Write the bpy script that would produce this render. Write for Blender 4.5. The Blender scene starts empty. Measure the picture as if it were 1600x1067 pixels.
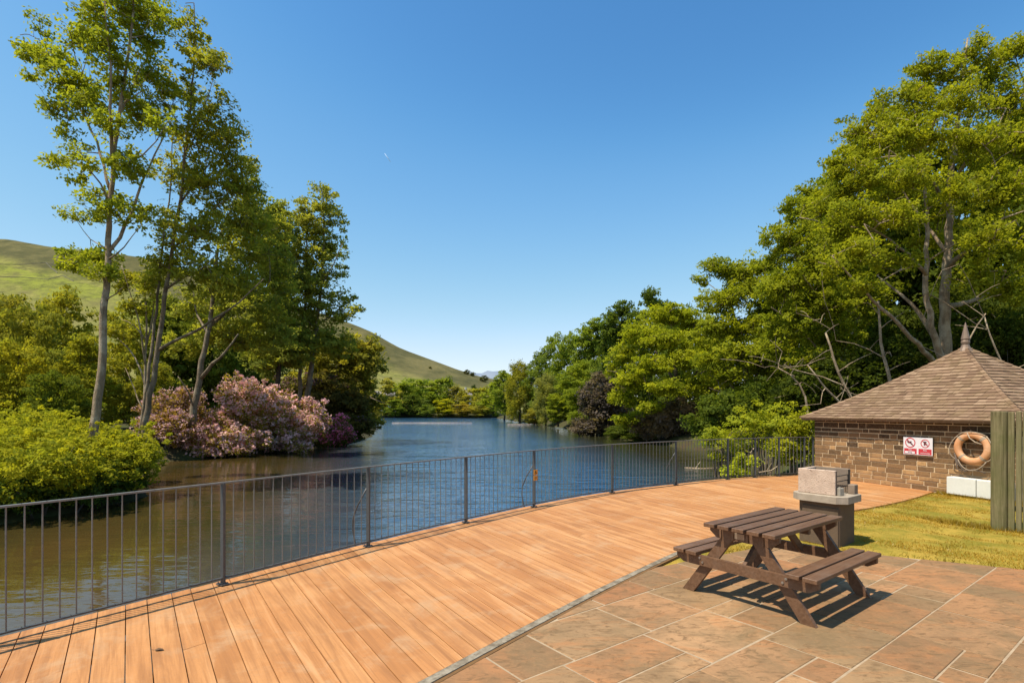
import bpy, math, random
import numpy as np
from mathutils import Vector, Matrix
random.seed(7)
R = math.radians
SC = bpy.context.scene
COL = SC.collection
F, CX, HY, H = 840.0, 800.0, 640.0, 1.87     # focal length (photo pixels), horizon, eye height


def P(px, py, y):
    """world point seen at photo pixel (px,py) at depth y"""
    return np.array([(px - CX) / F * y, y, H - (py - HY) / F * y])


# ------------------------------------------------------------------ materials
def new_mat(name):
    m = bpy.data.materials.new(name)
    m.use_nodes = True
    nt = m.node_tree
    nt.nodes.clear()
    out = nt.nodes.new('ShaderNodeOutputMaterial')
    return m, nt, out


class NB:
    """tiny node-building helper"""
    def __init__(s, name):
        s.m, s.nt, s.out = new_mat(name)

    def n(s, typ, **kw):
        nd = s.nt.nodes.new(typ)
        for k, v in kw.items():
            if k.startswith('i_'):
                key = k[2:]
                nd.inputs[int(key) if key.isdigit() else key.replace('_', ' ')].default_value = v
            else:
                setattr(nd, k, v)
        return nd

    def l(s, a, b):
        s.nt.links.new(a, b)

    def coord(s, kind='Object'):
        return s.n('ShaderNodeTexCoord').outputs[kind]

    def mapping(s, vec, scale=(1, 1, 1), rot=(0, 0, 0)):
        nd = s.n('ShaderNodeMapping')
        s.l(vec, nd.inputs['Vector'])
        nd.inputs['Scale'].default_value = scale
        nd.inputs['Rotation'].default_value = rot
        return nd.outputs[0]

    def noise(s, vec, scale, detail=4, rough=.55, dist=0):
        nd = s.n('ShaderNodeTexNoise')
        if vec is not None:
            s.l(vec, nd.inputs['Vector'])
        nd.inputs['Scale'].default_value = scale
        nd.inputs['Detail'].default_value = detail
        nd.inputs['Roughness'].default_value = rough
        nd.inputs['Distortion'].default_value = dist
        return nd.outputs[0]

    def ramp(s, fac, stops):
        nd = s.n('ShaderNodeValToRGB')
        e = nd.color_ramp.elements
        while len(e) < len(stops):
            e.new(.5)
        for el, (p, c) in zip(e, stops):
            el.position = p
            if not isinstance(c, (tuple, list)):
                c = (c, c, c)
            el.color = (c[0], c[1], c[2], 1)
        s.l(fac, nd.inputs[0])
        return nd.outputs[0]

    def mix(s, fac, a, b, mode='MIX'):
        nd = s.n('ShaderNodeMix', data_type='RGBA', blend_type=mode)
        for sock, v in ((nd.inputs[0], fac), (nd.inputs[6], a), (nd.inputs[7], b)):
            if hasattr(v, 'is_linked'):
                s.l(v, sock)
            elif isinstance(v, (int, float)):
                sock.default_value = v if sock == nd.inputs[0] else (v, v, v, 1)
            else:
                sock.default_value = (v[0], v[1], v[2], 1)
        return nd.outputs[2]

    def math(s, op, a, b=0.0, clamp=False):
        nd = s.n('ShaderNodeMath', operation=op, use_clamp=clamp)
        for i, v in enumerate((a, b)):
            if hasattr(v, 'is_linked'):
                s.l(v, nd.inputs[i])
            else:
                nd.inputs[i].default_value = v
        return nd.outputs[0]

    def attr(s, name='tint'):
        return s.n('ShaderNodeAttribute', attribute_name=name).outputs['Fac']

    def bump(s, hgt, strength=.4, dist=.01, normal=None):
        nd = s.n('ShaderNodeBump')
        nd.inputs['Strength'].default_value = strength
        nd.inputs['Distance'].default_value = dist
        s.l(hgt, nd.inputs['Height'])
        if normal is not None:
            s.l(normal, nd.inputs['Normal'])
        return nd.outputs[0]

    def pbr(s, col, rough=.6, metal=0, normal=None, spec=.5):
        nd = s.n('ShaderNodeBsdfPrincipled')
        for key, v in (('Base Color', col), ('Roughness', rough), ('Metallic', metal), ('Specular IOR Level', spec)):
            if hasattr(v, 'is_linked'):
                s.l(v, nd.inputs[key])
            elif isinstance(v, (int, float)):
                nd.inputs[key].default_value = v
            else:
                nd.inputs[key].default_value = (v[0], v[1], v[2], 1)
        if normal is not None:
            s.l(normal, nd.inputs['Normal'])
        s.l(nd.outputs[0], s.out.inputs['Surface'])
        return nd


def rough_mat(name, c1, c2, scale=8, rough=.75, bump=.3, bdist=.006, metal=0, stretch=(1, 1, 1), tint=.35, spec=.4):
    """two-tone noisy material modulated by the per-face tint attribute"""
    b = NB(name)
    co = b.mapping(b.coord(), stretch)
    n1 = b.noise(co, scale, 6, .6)
    n2 = b.noise(co, scale * 6, 4, .6)
    c = b.mix(b.ramp(n1, [(.3, 0), (.7, 1)]), c1, c2)
    if tint:
        t = b.math('ADD', b.math('MULTIPLY', b.attr(), tint), 1 - tint / 2)
        cc = b.n('ShaderNodeCombineColor')
        for i in range(3):
            b.l(t, cc.inputs[i])
        c = b.mix(1, c, cc.outputs[0], 'MULTIPLY')
    c = b.mix(b.math('MULTIPLY', n2, .5), c, (c1[0] * .6, c1[1] * .6, c1[2] * .6))
    b.pbr(c, rough, metal, b.bump(b.math('ADD', n1, b.math('MULTIPLY', n2, .5)), bump, bdist), spec)
    return b.m


def leaf_mat(name, translucency=.38, warm=(1.35, 1.12, .55), gloss=.05, through=(1.25, 1.25, .6)):
    """leaf colour comes from the object colour, varied leaf by leaf"""
    b = NB(name)
    oc = b.n('ShaderNodeObjectInfo').outputs['Color']
    t = b.attr()
    lo = b.mix(1, oc, (.66, .72, .68), 'MULTIPLY')
    hi = b.mix(1, oc, warm, 'MULTIPLY')
    c = b.mix(t, lo, hi)
    d = b.n('ShaderNodeBsdfDiffuse')
    b.l(c, d.inputs[0])
    tr = b.n('ShaderNodeBsdfTranslucent')
    b.l(b.mix(1, c, through, 'MULTIPLY'), tr.inputs[0])
    ms = b.n('ShaderNodeMixShader')
    ms.inputs[0].default_value = translucency
    b.l(d.outputs[0], ms.inputs[1])
    b.l(tr.outputs[0], ms.inputs[2])
    g = b.n('ShaderNodeBsdfGlossy')
    g.inputs['Roughness'].default_value = .38
    g.inputs['Color'].default_value = (.8, .85, .8, 1)
    m2 = b.n('ShaderNodeMixShader')
    m2.inputs[0].default_value = gloss
    b.l(ms.outputs[0], m2.inputs[1])
    b.l(g.outputs[0], m2.inputs[2])
    b.l(m2.outputs[0], b.out.inputs['Surface'])
    return b.m


# ------------------------------------------------------------------ mesh building
class MB:
    def __init__(s):
        s.v, s.f, s.t, s.uv = [], [], [], []
        s.base = 0

    def quad(s, pts, tint=None, uv=None):
        i = len(s.v)
        s.v.extend([tuple(p) for p in pts])
        s.f.append(tuple(range(i, i + len(pts))))
        s.t.append(random.random() if tint is None else tint)
        s.uv.append(uv)

    def prism(s, poly, z0, z1, tint=None, inset=0.0, uvf=None, bottom=False):
        """vertical prism of a 2D polygon with an optional chamfer on the top edge"""
        t = random.random() if tint is None else tint
        n = len(poly)
        c = np.mean(np.array(poly), axis=0)
        a = [(p[0], p[1]) for p in poly]
        area = sum(a[i][0] * a[(i + 1) % n][1] - a[(i + 1) % n][0] * a[i][1] for i in range(n))
        if area < 0:
            a = a[::-1]
        rings = [(a, z0)]
        if inset > 0:
            ins = []
            for p in a:
                d = np.array([p[0] - c[0], p[1] - c[1]])
                L = max(np.hypot(*d), 1e-6)
                ins.append((p[0] - d[0] / L * inset * 1.3, p[1] - d[1] / L * inset * 1.3))
            rings += [(a, z1 - inset * .6), (ins, z1)]
        else:
            rings += [(a, z1)]
        for (r0, h0), (r1, h1) in zip(rings[:-1], rings[1:]):
            for i in range(n):
                j = (i + 1) % n
                q = [(*r0[i], h0), (*r0[j], h0), (*r1[j], h1), (*r1[i], h1)]
                s.quad(q, t, [uvf(x, y) for x, y, _ in q] if uvf else None)
        top = [(*p, rings[-1][1]) for p in rings[-1][0]]
        s.quad(top, t, [uvf(x, y) for x, y, _ in top] if uvf else None)
        if bottom:
            s.quad([(*p, z0) for p in a[::-1]], t, [uvf(*p) for p in a[::-1]] if uvf else None)

    def box(s, c, half, rot=None, tint=None, bev=0.0):
        """box, centre c, half sizes, rot = 3x3 matrix; bev chamfers every edge"""
        t = random.random() if tint is None else tint
        M = np.eye(3) if rot is None else np.array(rot)
        c = np.array(c, float)
        hx, hy, hz = half
        W = lambda x, y, z: c + M @ np.array([x, y, z])
        b = min(bev, hx * .45, hy * .45, hz * .45)
        if b <= 0:
            V = [W(x * hx, y * hy, z * hz) for z in (-1, 1) for y in (-1, 1) for x in (-1, 1)]
            for q in ((0, 2, 3, 1), (4, 5, 7, 6), (0, 1, 5, 4), (2, 6, 7, 3), (0, 4, 6, 2), (1, 3, 7, 5)):
                s.quad([V[k] for k in q], t)
            return
        hs = (hx, hy, hz)

        def vert(sg, ax):
            q = [sg[k] * (hs[k] - (0 if k == ax else b)) for k in range(3)]
            return W(*q)
        for ax in range(3):
            o = [k for k in range(3) if k != ax]
            for sg in (-1, 1):
                lst = []
                for a, d in ((-1, -1), (1, -1), (1, 1), (-1, 1)):
                    g = [0, 0, 0]
                    g[ax] = sg
                    g[o[0]], g[o[1]] = a, d
                    lst.append(vert(g, ax))
                if (sg > 0) == (ax == 1):
                    lst = lst[::-1]
                s.quad(lst, t)
        for ax in range(3):                     # edges along ax
            o = [k for k in range(3) if k != ax]
            for a in (-1, 1):
                for d in (-1, 1):
                    g0, g1 = [0] * 3, [0] * 3
                    g0[ax], g1[ax] = -1, 1
                    for g in (g0, g1):
                        g[o[0]], g[o[1]] = a, d
                    lst = [vert(g0, o[0]), vert(g1, o[0]), vert(g1, o[1]), vert(g0, o[1])]
                    s.quad(lst, t)
        for x in (-1, 1):
            for y in (-1, 1):
                for z in (-1, 1):
                    s.quad([vert((x, y, z), k) for k in range(3)], t)

    def tube(s, pts, rad, sides=6, tint=None, cap=True):
        """tapered tube along a polyline; rad scalar or list"""
        pts = np.array(pts, float)
        n = len(pts)
        rad = np.full(n, rad) if np.isscalar(rad) else np.array(rad, float)
        t = random.random() if tint is None else tint
        tan = np.gradient(pts, axis=0)
        tan /= np.maximum(np.linalg.norm(tan, axis=1, keepdims=True), 1e-9)
        ref = np.array([0, 0, 1.]) if abs(tan[0][2]) < .9 else np.array([1., 0, 0])
        i0 = len(s.v)
        u = np.cross(ref, tan[0])
        for k in range(n):
            u = u - tan[k] * np.dot(u, tan[k])
            u /= max(np.linalg.norm(u), 1e-9)
            w = np.cross(tan[k], u)
            for j in range(sides):
                a = 2 * math.pi * j / sides
                s.v.append(tuple(pts[k] + rad[k] * (math.cos(a) * u + math.sin(a) * w)))
        for k in range(n - 1):
            for j in range(sides):
                a, b2 = i0 + k * sides + j, i0 + k * sides + (j + 1) % sides
                s.f.append((a, b2, b2 + sides, a + sides))
                s.t.append(t)
                s.uv.append(None)
        if cap:
            s.f.append(tuple(i0 + j for j in range(sides))[::-1])
            s.f.append(tuple(i0 + (n - 1) * sides + j for j in range(sides)))
            s.t += [t, t]
            s.uv += [None, None]

    def lathe(s, prof, c=(0, 0, 0), sides=16, tint=None):
        t = random.random() if tint is None else tint
        i0 = len(s.v)
        for r, z in prof:
            for j in range(sides):
                a = 2 * math.pi * j / sides
                s.v.append((c[0] + r * math.cos(a), c[1] + r * math.sin(a), c[2] + z))
        for k in range(len(prof) - 1):
            for j in range(sides):
                a, b2 = i0 + k * sides + j, i0 + k * sides + (j + 1) % sides
                s.f.append((a, b2, b2 + sides, a + sides))
                s.t.append(t)
                s.uv.append(None)

    def mesh(s, name, mat, smooth=False):
        me = bpy.data.meshes.new(name)
        me.from_pydata([tuple(float(q) for q in p) for p in s.v], [], s.f)
        at = me.attributes.new('tint', 'FLOAT', 'FACE')
        at.data.foreach_set('value', np.array(s.t, dtype=np.float32))
        if any(u is not None for u in s.uv):
            ul = me.uv_layers.new(name='UVMap')
            flat = []
            for f, u in zip(s.f, s.uv):
                flat.extend(u if u is not None else [(0, 0)] * len(f))
            ul.data.foreach_set('uv', np.array(flat, dtype=np.float32).ravel())
        if smooth:
            me.polygons.foreach_set('use_smooth', np.ones(len(me.polygons), dtype=bool))
        me.materials.append(mat)
        me.update()
        return me

    def build(s, name, mat, parent=None, smooth=False, loc=None):
        o = bpy.data.objects.new(name, s.mesh(name, mat, smooth))
        COL.objects.link(o)
        if parent is not None:
            o.parent = parent
        if loc is not None:
            o.location = loc
        return o


def quads_mesh(name, V, tint, mat, nv=4):
    """fast mesh of separate polygons; V (n,nv,3)"""
    n = len(V)
    me = bpy.data.meshes.new(name)
    me.vertices.add(n * nv)
    me.vertices.foreach_set('co', V.reshape(-1).astype(np.float32))
    me.loops.add(n * nv)
    me.loops.foreach_set('vertex_index', np.arange(n * nv, dtype=np.int32))
    me.polygons.add(n)
    me.polygons.foreach_set('loop_start', np.arange(0, n * nv, nv, dtype=np.int32))
    me.update(calc_edges=True)
    at = me.attributes.new('tint', 'FLOAT', 'FACE')
    at.data.foreach_set('value', tint.astype(np.float32))
    me.materials.append(mat)
    return me


def tag(o, label=None, cat=None, group=None, kind=None):
    if label:
        o['label'] = label
    if cat:
        o['category'] = cat
    if group:
        o['group'] = group
    if kind:
        o['kind'] = kind
    return o


def empty(name, loc, label=None, cat=None, group=None, rz=0):
    o = bpy.data.objects.new(name, None)
    o.empty_display_size = .2
    COL.objects.link(o)
    o.location = [float(c) for c in loc]
    o.rotation_euler = (0, 0, rz)
    return tag(o, label, cat, group)


def link(name, me, parent=None, color=None, loc=None):
    o = bpy.data.objects.new(name, me)
    COL.objects.link(o)
    if parent is not None:
        o.parent = parent
    if color is not None:
        o.color = (*color, 1)
    if loc is not None:
        o.location = loc
    return o


def rotz(a):
    c, s_ = math.cos(a), math.sin(a)
    return np.array([[c, -s_, 0], [s_, c, 0], [0, 0, 1]])


def basis(x, y, z):
    return np.array([x, y, z], float).T


def unit(v):
    v = np.array(v, float)
    return v / np.linalg.norm(v)
# ------------------------------------------------------------------ camera, light, sky
cam = bpy.data.cameras.new('camera')
co_ = bpy.data.objects.new('camera', cam)
COL.objects.link(co_)
co_.location = (0, 0, H)
co_.rotation_euler = (R(90), 0, 0)
cam.sensor_width = 36
cam.lens = F / 1600 * 36
cam.shift_y = (HY - 533.5) / 1600
cam.clip_end = 20000
SC.camera = co_

SUN_EL = R(63)
SUN_H = unit((-.88, -.47))
sdir = Vector((SUN_H[0] * math.cos(SUN_EL), SUN_H[1] * math.cos(SUN_EL), math.sin(SUN_EL)))
sun = bpy.data.lights.new('sun', 'SUN')
sun.energy = 4.6
sun.angle = R(.55)
sun.color = (1, .94, .82)
so = bpy.data.objects.new('sun', sun)
COL.objects.link(so)
so.rotation_euler = (-sdir).to_track_quat('-Z', 'Y').to_euler()
so.location = (-30, -15, 60)
w = bpy.data.worlds.new('World')
SC.world = w
w.use_nodes = True
nt = w.node_tree
bg = nt.nodes['Background']
sky = nt.nodes.new('ShaderNodeTexSky')
sky.sky_type = 'NISHITA'
sky.sun_disc = False
sky.sun_elevation = SUN_EL
sky.sun_rotation = math.atan2(SUN_H[0], SUN_H[1])
sky.altitude = 100
sky.air_density = 1.0
sky.dust_density = .25
sky.ozone_density = 3.0
# a clear early-summer sky: deeper blue overhead than the plain model gives
K_ = .1757
sp = nt.nodes.new('ShaderNodeSeparateColor')
cb = nt.nodes.new('ShaderNodeCombineColor')
nt.links.new(sky.outputs[0], sp.inputs[0])
for i_, pts_ in enumerate((((0, 0), (.163, .087), (.227, .185), (.44, .46), (.65, .70), (1, .92)),
                            ((0, 0), (.15, .135), (.279, .275), (.386, .45), (.693, .73), (1, .93)),
                            ((0, 0), (.3, .33), (.533, .62), (.68, .80), (.973, .93), (1, .95)))):
    a_ = nt.nodes.new('ShaderNodeMath')
    a_.operation = 'MULTIPLY'
    a_.inputs[1].default_value = K_
    p_ = nt.nodes.new('ShaderNodeFloatCurve')
    cv_ = p_.mapping.curves[0]
    while len(cv_.points) < len(pts_):
        cv_.points.new(.5, .5)
    for q0_, (x_, y_) in zip(cv_.points, pts_):
        q0_.location = (x_, y_)
        q0_.handle_type = 'AUTO'
    p_.mapping.extend = 'EXTRAPOLATED'
    p_.mapping.update()
    q_ = nt.nodes.new('ShaderNodeMath')
    q_.operation = 'MULTIPLY'
    q_.inputs[1].default_value = 1 / K_
    nt.links.new(sp.outputs[i_], a_.inputs[0])
    nt.links.new(a_.outputs[0], p_.inputs['Value'])
    nt.links.new(p_.outputs[0], q_.inputs[0])
    nt.links.new(q_.outputs[0], cb.inputs[i_])
nt.links.new(cb.outputs[0], bg.inputs[0])
bg.inputs[1].default_value = .12
SC.view_settings.view_transform = 'Standard'
SC.view_settings.look = 'None'
SC.view_settings.exposure = .55
SC.view_settings.gamma = 1
SC.cycles.max_bounces = 14
SC.cycles.diffuse_bounces = 8
SC.cycles.transmission_bounces = 10

# ------------------------------------------------------------------ site curves (plan view)
FENCE = np.array([(-6.3, 1.2), (-5.2, 2.75), (-4.2, 4.19), (-3.07, 5.775), (-1.94, 7.375), (-.75, 8.9), (.5, 10.4), (2.2, 12.05),
                  (4.0, 13.3), (5.80, 14.4), (6.78, 14.83), (7.52, 15.1), (8.32, 15.3), (8.62, 15.36)])
INNER = np.array([(-5.2, -2.15), (-3.1, .53), (-.657, 3.68), (-.275, 4.17), (.217, 4.79), (.787, 5.49), (1.51, 6.35), (2.1, 7.02), (3.0, 7.9), (4.2, 8.83),
                  (5.4, 9.52), (6.6, 10.15), (8.1, 11.1), (9.4, 12.1), (11.2, 13.6)])


def resample(pl, step):
    d = np.r_[0, np.cumsum(np.hypot(*np.diff(pl, axis=0).T))]
    # Catmull-like smoothing with cubic hermite
    n = max(int(d[-1] / step), 2)
    s_ = np.linspace(0, d[-1], n)
    m = np.gradient(pl, d, axis=0)
    k = np.clip(np.searchsorted(d, s_) - 1, 0, len(d) - 2)
    hh = (d[k + 1] - d[k])
    t = ((s_ - d[k]) / hh)[:, None]
    hh = hh[:, None]
    p = ((2 * t**3 - 3 * t**2 + 1) * pl[k] + (t**3 - 2 * t**2 + t) * hh * m[k] + (-2 * t**3 + 3 * t**2) * pl[k + 1] + (t**3 - t**2) * hh * m[k + 1])
    return p, s_


FC, FS = resample(FENCE, .05)
IC, IS = resample(INNER, .04)


def offset(pl, d):
    t = np.gradient(pl, axis=0)
    t /= np.linalg.norm(t, axis=1, keepdims=True)
    return pl + d * np.c_[-t[:, 1], t[:, 0]]


OUT = offset(FC, .16)            # outer deck edge, over the water

M = {}
# ------------------------------------------------------------------ ground and hill
LAKE = np.array([(-60, -6), (-12, -8), (-6, -4), (-2.6, 2.5), (0, 6), (3, 9.3), (6, 12), (8.8, 15.6), (9.6, 18.5), (10.6, 22.7), (11.1, 27), (12.1, 33),
                 (10.6, 43), (9.2, 47), (8.6, 58), (7.0, 80), (0.5, 120), (-2, 146), (-5, 168), (-50, 172), (-48, 150), (-30, 105), (-19.5, 77),
                 (-13.2, 50), (-12.4, 43.2), (-12.2, 38), (-13.7, 34.3), (-15.3, 30), (-17, 27), (-19.5, 22), (-15, 18), (-10.9, 16.2), (-10.9, 13.5), (-11.6, 11.9), (-16, 10), (-60, 9)])


def sdist(x, y, poly):
    """signed distance to polygon, positive outside"""
    p = np.stack([x, y], -1)
    best = np.full(x.shape, 1e9)
    inside = np.zeros(x.shape, bool)
    n = len(poly)
    for i in range(n):
        a, b = poly[i], poly[(i + 1) % n]
        e = b - a
        t = np.clip(((p - a) @ e) / (e @ e), 0, 1)
        q = p - a - t[..., None] * e
        best = np.minimum(best, np.hypot(q[..., 0], q[..., 1]))
        c = (a[1] > y) != (b[1] > y)
        with np.errstate(divide='ignore', invalid='ignore'):
            xi = (b[0] - a[0]) * (y - a[1]) / (b[1] - a[1] + 1e-12) + a[0]
        inside ^= c & (x < xi)
    return np.where(inside, -best, best)


def wob(x, y, s_, seed=0):
    return (np.sin(x / s_ + seed) * np.cos(y / s_ * 1.3 + 2 * seed) + .5 * np.sin(x / s_ * 2.3 + y / s_ * 1.7 + seed * 3)) / 1.5


RX = np.array([-3000, -667, -492, -350, -192, -150, -83, -46, 0, 60, 150, 400, 3000])
RH = np.array([300, 223, 199, 158, 102, 80, 55, 43, 33, 22, 12, 6, 6])


def height(x, y):
    sd = sdist(x, y, LAKE)
    h = np.where(sd > 0, -.75 + .95 * (1 - np.exp(-sd / .8)) + np.minimum(sd, 50) * .03, -.75 - np.minimum(-sd * .3, 1.2))
    h = h + np.where(sd > 2, .12 * wob(x, y, 3.0), 0)
    near = (y < 19) & (x > -8.5)
    h = np.where(near & (h > -.25), -.25, h)
    ramp = np.clip((y - 200) / 500, 0, 1)
    s_ = ramp**1.25
    far = np.clip((y - 700) / 900, 0, 1)
    rr = np.interp(x + 10 * np.sin(y / 60), RX, RH)
    h = h + rr * s_ * (1 - .75 * far) + s_ * 2.0 * wob(x, y, 40, 1) * np.clip(rr / 60, 0, 1)
    return h


gx = np.unique(np.r_[np.linspace(-3200, -800, 13), np.linspace(-800, -60, 60), np.linspace(-60, 60, 121), np.linspace(60, 400, 25), np.linspace(400, 3000, 9)])
gy1 = np.unique(np.r_[np.linspace(-200, -20, 8), np.linspace(-20, 62, 83), np.linspace(62, 200, 36)])
gy2 = np.unique(np.r_[np.linspace(200, 760, 60), np.linspace(760, 1800, 14), np.linspace(1800, 9000, 8)])


def grid_mesh(name, xs, ys, mat):
    X, Y = np.meshgrid(xs, ys)
    Z = height(X, Y)
    V = np.stack([X, Y, Z], -1).reshape(-1, 3)
    ny, nx = X.shape
    idx = np.arange(nx * ny).reshape(ny, nx)
    q = np.stack([idx[:-1, :-1], idx[:-1, 1:], idx[1:, 1:], idx[1:, :-1]], -1).reshape(-1, 4)
    me = bpy.data.meshes.new(name)
    me.from_pydata(V.tolist(), [], q.tolist())
    me.polygons.foreach_set('use_smooth', np.ones(len(me.polygons), dtype=bool))
    me.materials.append(mat)
    return link(name, me)


b = NB('woodland_soil')
co = b.coord()
n1 = b.noise(co, .6, 5)
n2 = b.noise(co, 7, 4)
c = b.mix(b.ramp(n1, [(.35, 0), (.65, 1)]), (.075, .05, .028), (.06, .075, .02))
c = b.mix(b.math('MULTIPLY', n2, .6), c, (.04, .03, .015))
b.pbr(c, .95, 0, b.bump(n2, .6, .05), .1)
M['soil'] = b.m

b = NB('hill_grass')
co = b.coord()
sep = b.n('ShaderNodeSeparateXYZ')
b.l(co, sep.inputs[0])
n1 = b.noise(co, .012, 6, .6)
n2 = b.noise(b.mapping(co, (1, .45, 1)), .05, 6, .65)
n3 = b.noise(co, .35, 5, .7)
grass = b.mix(b.ramp(n2, [(.35, 0), (.65, 1)]), (.165, .165, .030), (.25, .225, .055))
moor = b.mix(b.ramp(n2, [(.3, 0), (.7, 1)]), (.062, .058, .020), (.150, .125, .045))
hz = b.math('ADD', sep.outputs[2], b.math('MULTIPLY', b.math('SUBTRACT', n1, .5), 30))
# moor creeps further down towards the right of the ridge
hz = b.math('ADD', hz, b.math('MULTIPLY', sep.outputs[0], .29))
mk = b.n('ShaderNodeMapRange')
b.l(hz, mk.inputs[0])
mk.inputs[1].default_value = 6
mk.inputs[2].default_value = 14
c = b.mix(mk.outputs[0], grass, moor)
fld = b.math('MULTIPLY', b.math('LESS_THAN', b.math('ABSOLUTE', b.math('ADD', hz, 9)), 10), b.math('LESS_THAN', sep.outputs[0], -240))
c = b.mix(b.math('MULTIPLY', fld, .75), c, (.21, .225, .026))
n4 = b.noise(co, .06, 6, .75)
c = b.mix(b.ramp(n4, [(.47, 0), (.60, .65)]), c, (.065, .062, .022))
n5 = b.noise(b.mapping(co, (1, .5, 1)), .018, 4, .6)
c = b.mix(b.ramp(n5, [(.50, 0), (.62, .5)]), c, (.20, .16, .06))
c = b.mix(b.ramp(n3, [(.45, 0), (.75, .55)]), c, (.06, .07, .018))
b.pbr(c, .95, 0, b.bump(n3, .5, 1.0), .1)
M['hill'] = b.m

tag(grid_mesh('ground', gx, gy1, M['soil']), kind='structure')
tag(grid_mesh('hillside', gx, gy2, M['hill']), kind='structure')

# pale hill on the horizon, distance haze painted into its blue-grey colour
b = NB('hazy_far_moor')
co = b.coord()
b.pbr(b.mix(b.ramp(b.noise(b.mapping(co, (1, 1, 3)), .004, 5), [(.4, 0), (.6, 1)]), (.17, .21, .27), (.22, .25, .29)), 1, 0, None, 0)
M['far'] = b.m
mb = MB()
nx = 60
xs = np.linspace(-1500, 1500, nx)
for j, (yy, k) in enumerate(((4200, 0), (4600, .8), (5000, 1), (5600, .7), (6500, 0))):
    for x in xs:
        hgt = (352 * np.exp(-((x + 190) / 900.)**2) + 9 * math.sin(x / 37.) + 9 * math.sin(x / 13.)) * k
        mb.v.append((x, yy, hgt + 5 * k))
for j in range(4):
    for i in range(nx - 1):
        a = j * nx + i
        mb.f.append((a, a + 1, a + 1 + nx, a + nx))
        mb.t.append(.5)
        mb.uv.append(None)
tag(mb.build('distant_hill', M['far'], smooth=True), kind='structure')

# ------------------------------------------------------------------ lake water
b = NB('lake_water')
co = b.coord()
geo = b.n('ShaderNodeNewGeometry')
sep = b.n('ShaderNodeSeparateXYZ')
b.l(co, sep.inputs[0])
w1 = b.noise(b.mapping(co, (1.0, 2.4, 1), (0, 0, R(14))), .52, 3, .5, .4)
w2 = b.noise(b.mapping(co, (1.3, 3.2, 1), (0, 0, R(-9))), 1.9, 3, .5, .3)
w3 = b.noise(b.mapping(co, (.4, .9, 1), (0, 0, R(5))), .16, 2, .5)
hgt = b.math('ADD', b.math('MULTIPLY', w1, .62), b.math('MULTIPLY', w2, .20))
hgt = b.math('ADD', hgt, b.math('MULTIPLY', w3, .8))
# breezy open water, calmer under the banks
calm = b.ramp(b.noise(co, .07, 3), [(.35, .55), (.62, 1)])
nb = b.n('ShaderNodeBump')
nb.inputs['Distance'].default_value = .28
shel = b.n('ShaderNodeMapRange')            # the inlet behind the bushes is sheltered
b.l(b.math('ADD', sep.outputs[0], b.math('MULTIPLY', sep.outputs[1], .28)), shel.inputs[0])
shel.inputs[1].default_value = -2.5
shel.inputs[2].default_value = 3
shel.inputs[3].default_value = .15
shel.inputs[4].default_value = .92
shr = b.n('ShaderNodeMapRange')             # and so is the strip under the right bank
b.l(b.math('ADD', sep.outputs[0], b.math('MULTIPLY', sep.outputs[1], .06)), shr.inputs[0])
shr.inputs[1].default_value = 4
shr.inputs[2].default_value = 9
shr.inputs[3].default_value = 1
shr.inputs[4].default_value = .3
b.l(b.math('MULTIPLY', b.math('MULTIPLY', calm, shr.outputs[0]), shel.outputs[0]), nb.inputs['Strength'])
b.l(hgt, nb.inputs['Height'])
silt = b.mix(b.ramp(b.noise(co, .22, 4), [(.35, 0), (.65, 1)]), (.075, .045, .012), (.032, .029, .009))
# peaty brown inlet with tree reflections painted in, reflected sky blue painted beyond
refl_l = b.n('ShaderNodeMapRange')
b.l(b.math('ADD', sep.outputs[0], b.math('MULTIPLY', sep.outputs[1], .28)), refl_l.inputs[0])
refl_l.inputs[1].default_value = -3.5
refl_l.inputs[2].default_value = 3.5
silt = b.mix(refl_l.outputs[0], silt, (.022, .072, .140))
# dark green tree reflection painted into the water under the right bank
refl_r = b.n('ShaderNodeMapRange')
b.l(b.math('ADD', sep.outputs[0], b.math('MULTIPLY', sep.outputs[1], .06)), refl_r.inputs[0])
refl_r.inputs[1].default_value = 4.5
refl_r.inputs[2].default_value = 10
silt = b.mix(refl_r.outputs[0], silt, (.035, .036, .014))
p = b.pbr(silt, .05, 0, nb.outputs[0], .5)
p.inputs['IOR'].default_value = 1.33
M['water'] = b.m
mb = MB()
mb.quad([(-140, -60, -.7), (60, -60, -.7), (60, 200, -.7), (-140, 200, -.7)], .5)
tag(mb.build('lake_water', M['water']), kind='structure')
# ------------------------------------------------------------------ timber deck
b = NB('deck_timber')
uv = b.n('ShaderNodeUVMap').outputs[0]
t = b.attr()
g1 = b.noise(b.mapping(uv, (.9, 26, 1)), 1.6, 5, .6, .6)
g2 = b.noise(b.mapping(uv, (6, 120, 1)), 1, 3, .5)
st = b.noise(b.coord(), 1.1, 5, .6)
st2 = b.noise(b.coord(), 5.5, 6, .7)
st3 = b.noise(b.coord(), 38, 4, .7)
c = b.ramp(t, [(0, (.37, .158, .052)), (.3, (.445, .198, .070)), (.75, (.49, .236, .090)), (1, (.56, .285, .122))])
c = b.mix(b.ramp(g1, [(.30, .75), (.60, 0)]), c, (.30, .13, .045))
c = b.mix(b.math('MULTIPLY', b.ramp(st, [(.48, 0), (.68, 1)]), .6), c, (.60, .33, .15))
c = b.mix(b.math('MULTIPLY', b.ramp(st2, [(.55, 0), (.75, 1)]), .35), c, (.30, .14, .055))
c = b.mix(b.math('MULTIPLY', b.ramp(st3, [(.5, 0), (.8, 1)]), .4), c, (.29, .135, .055))
c = b.mix(b.math('MULTIPLY', g2, .3), c, (.36, .18, .07))
g3 = b.noise(b.mapping(uv, (.45, 7, 1)), 1.3, 4, .6, .8)
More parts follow.
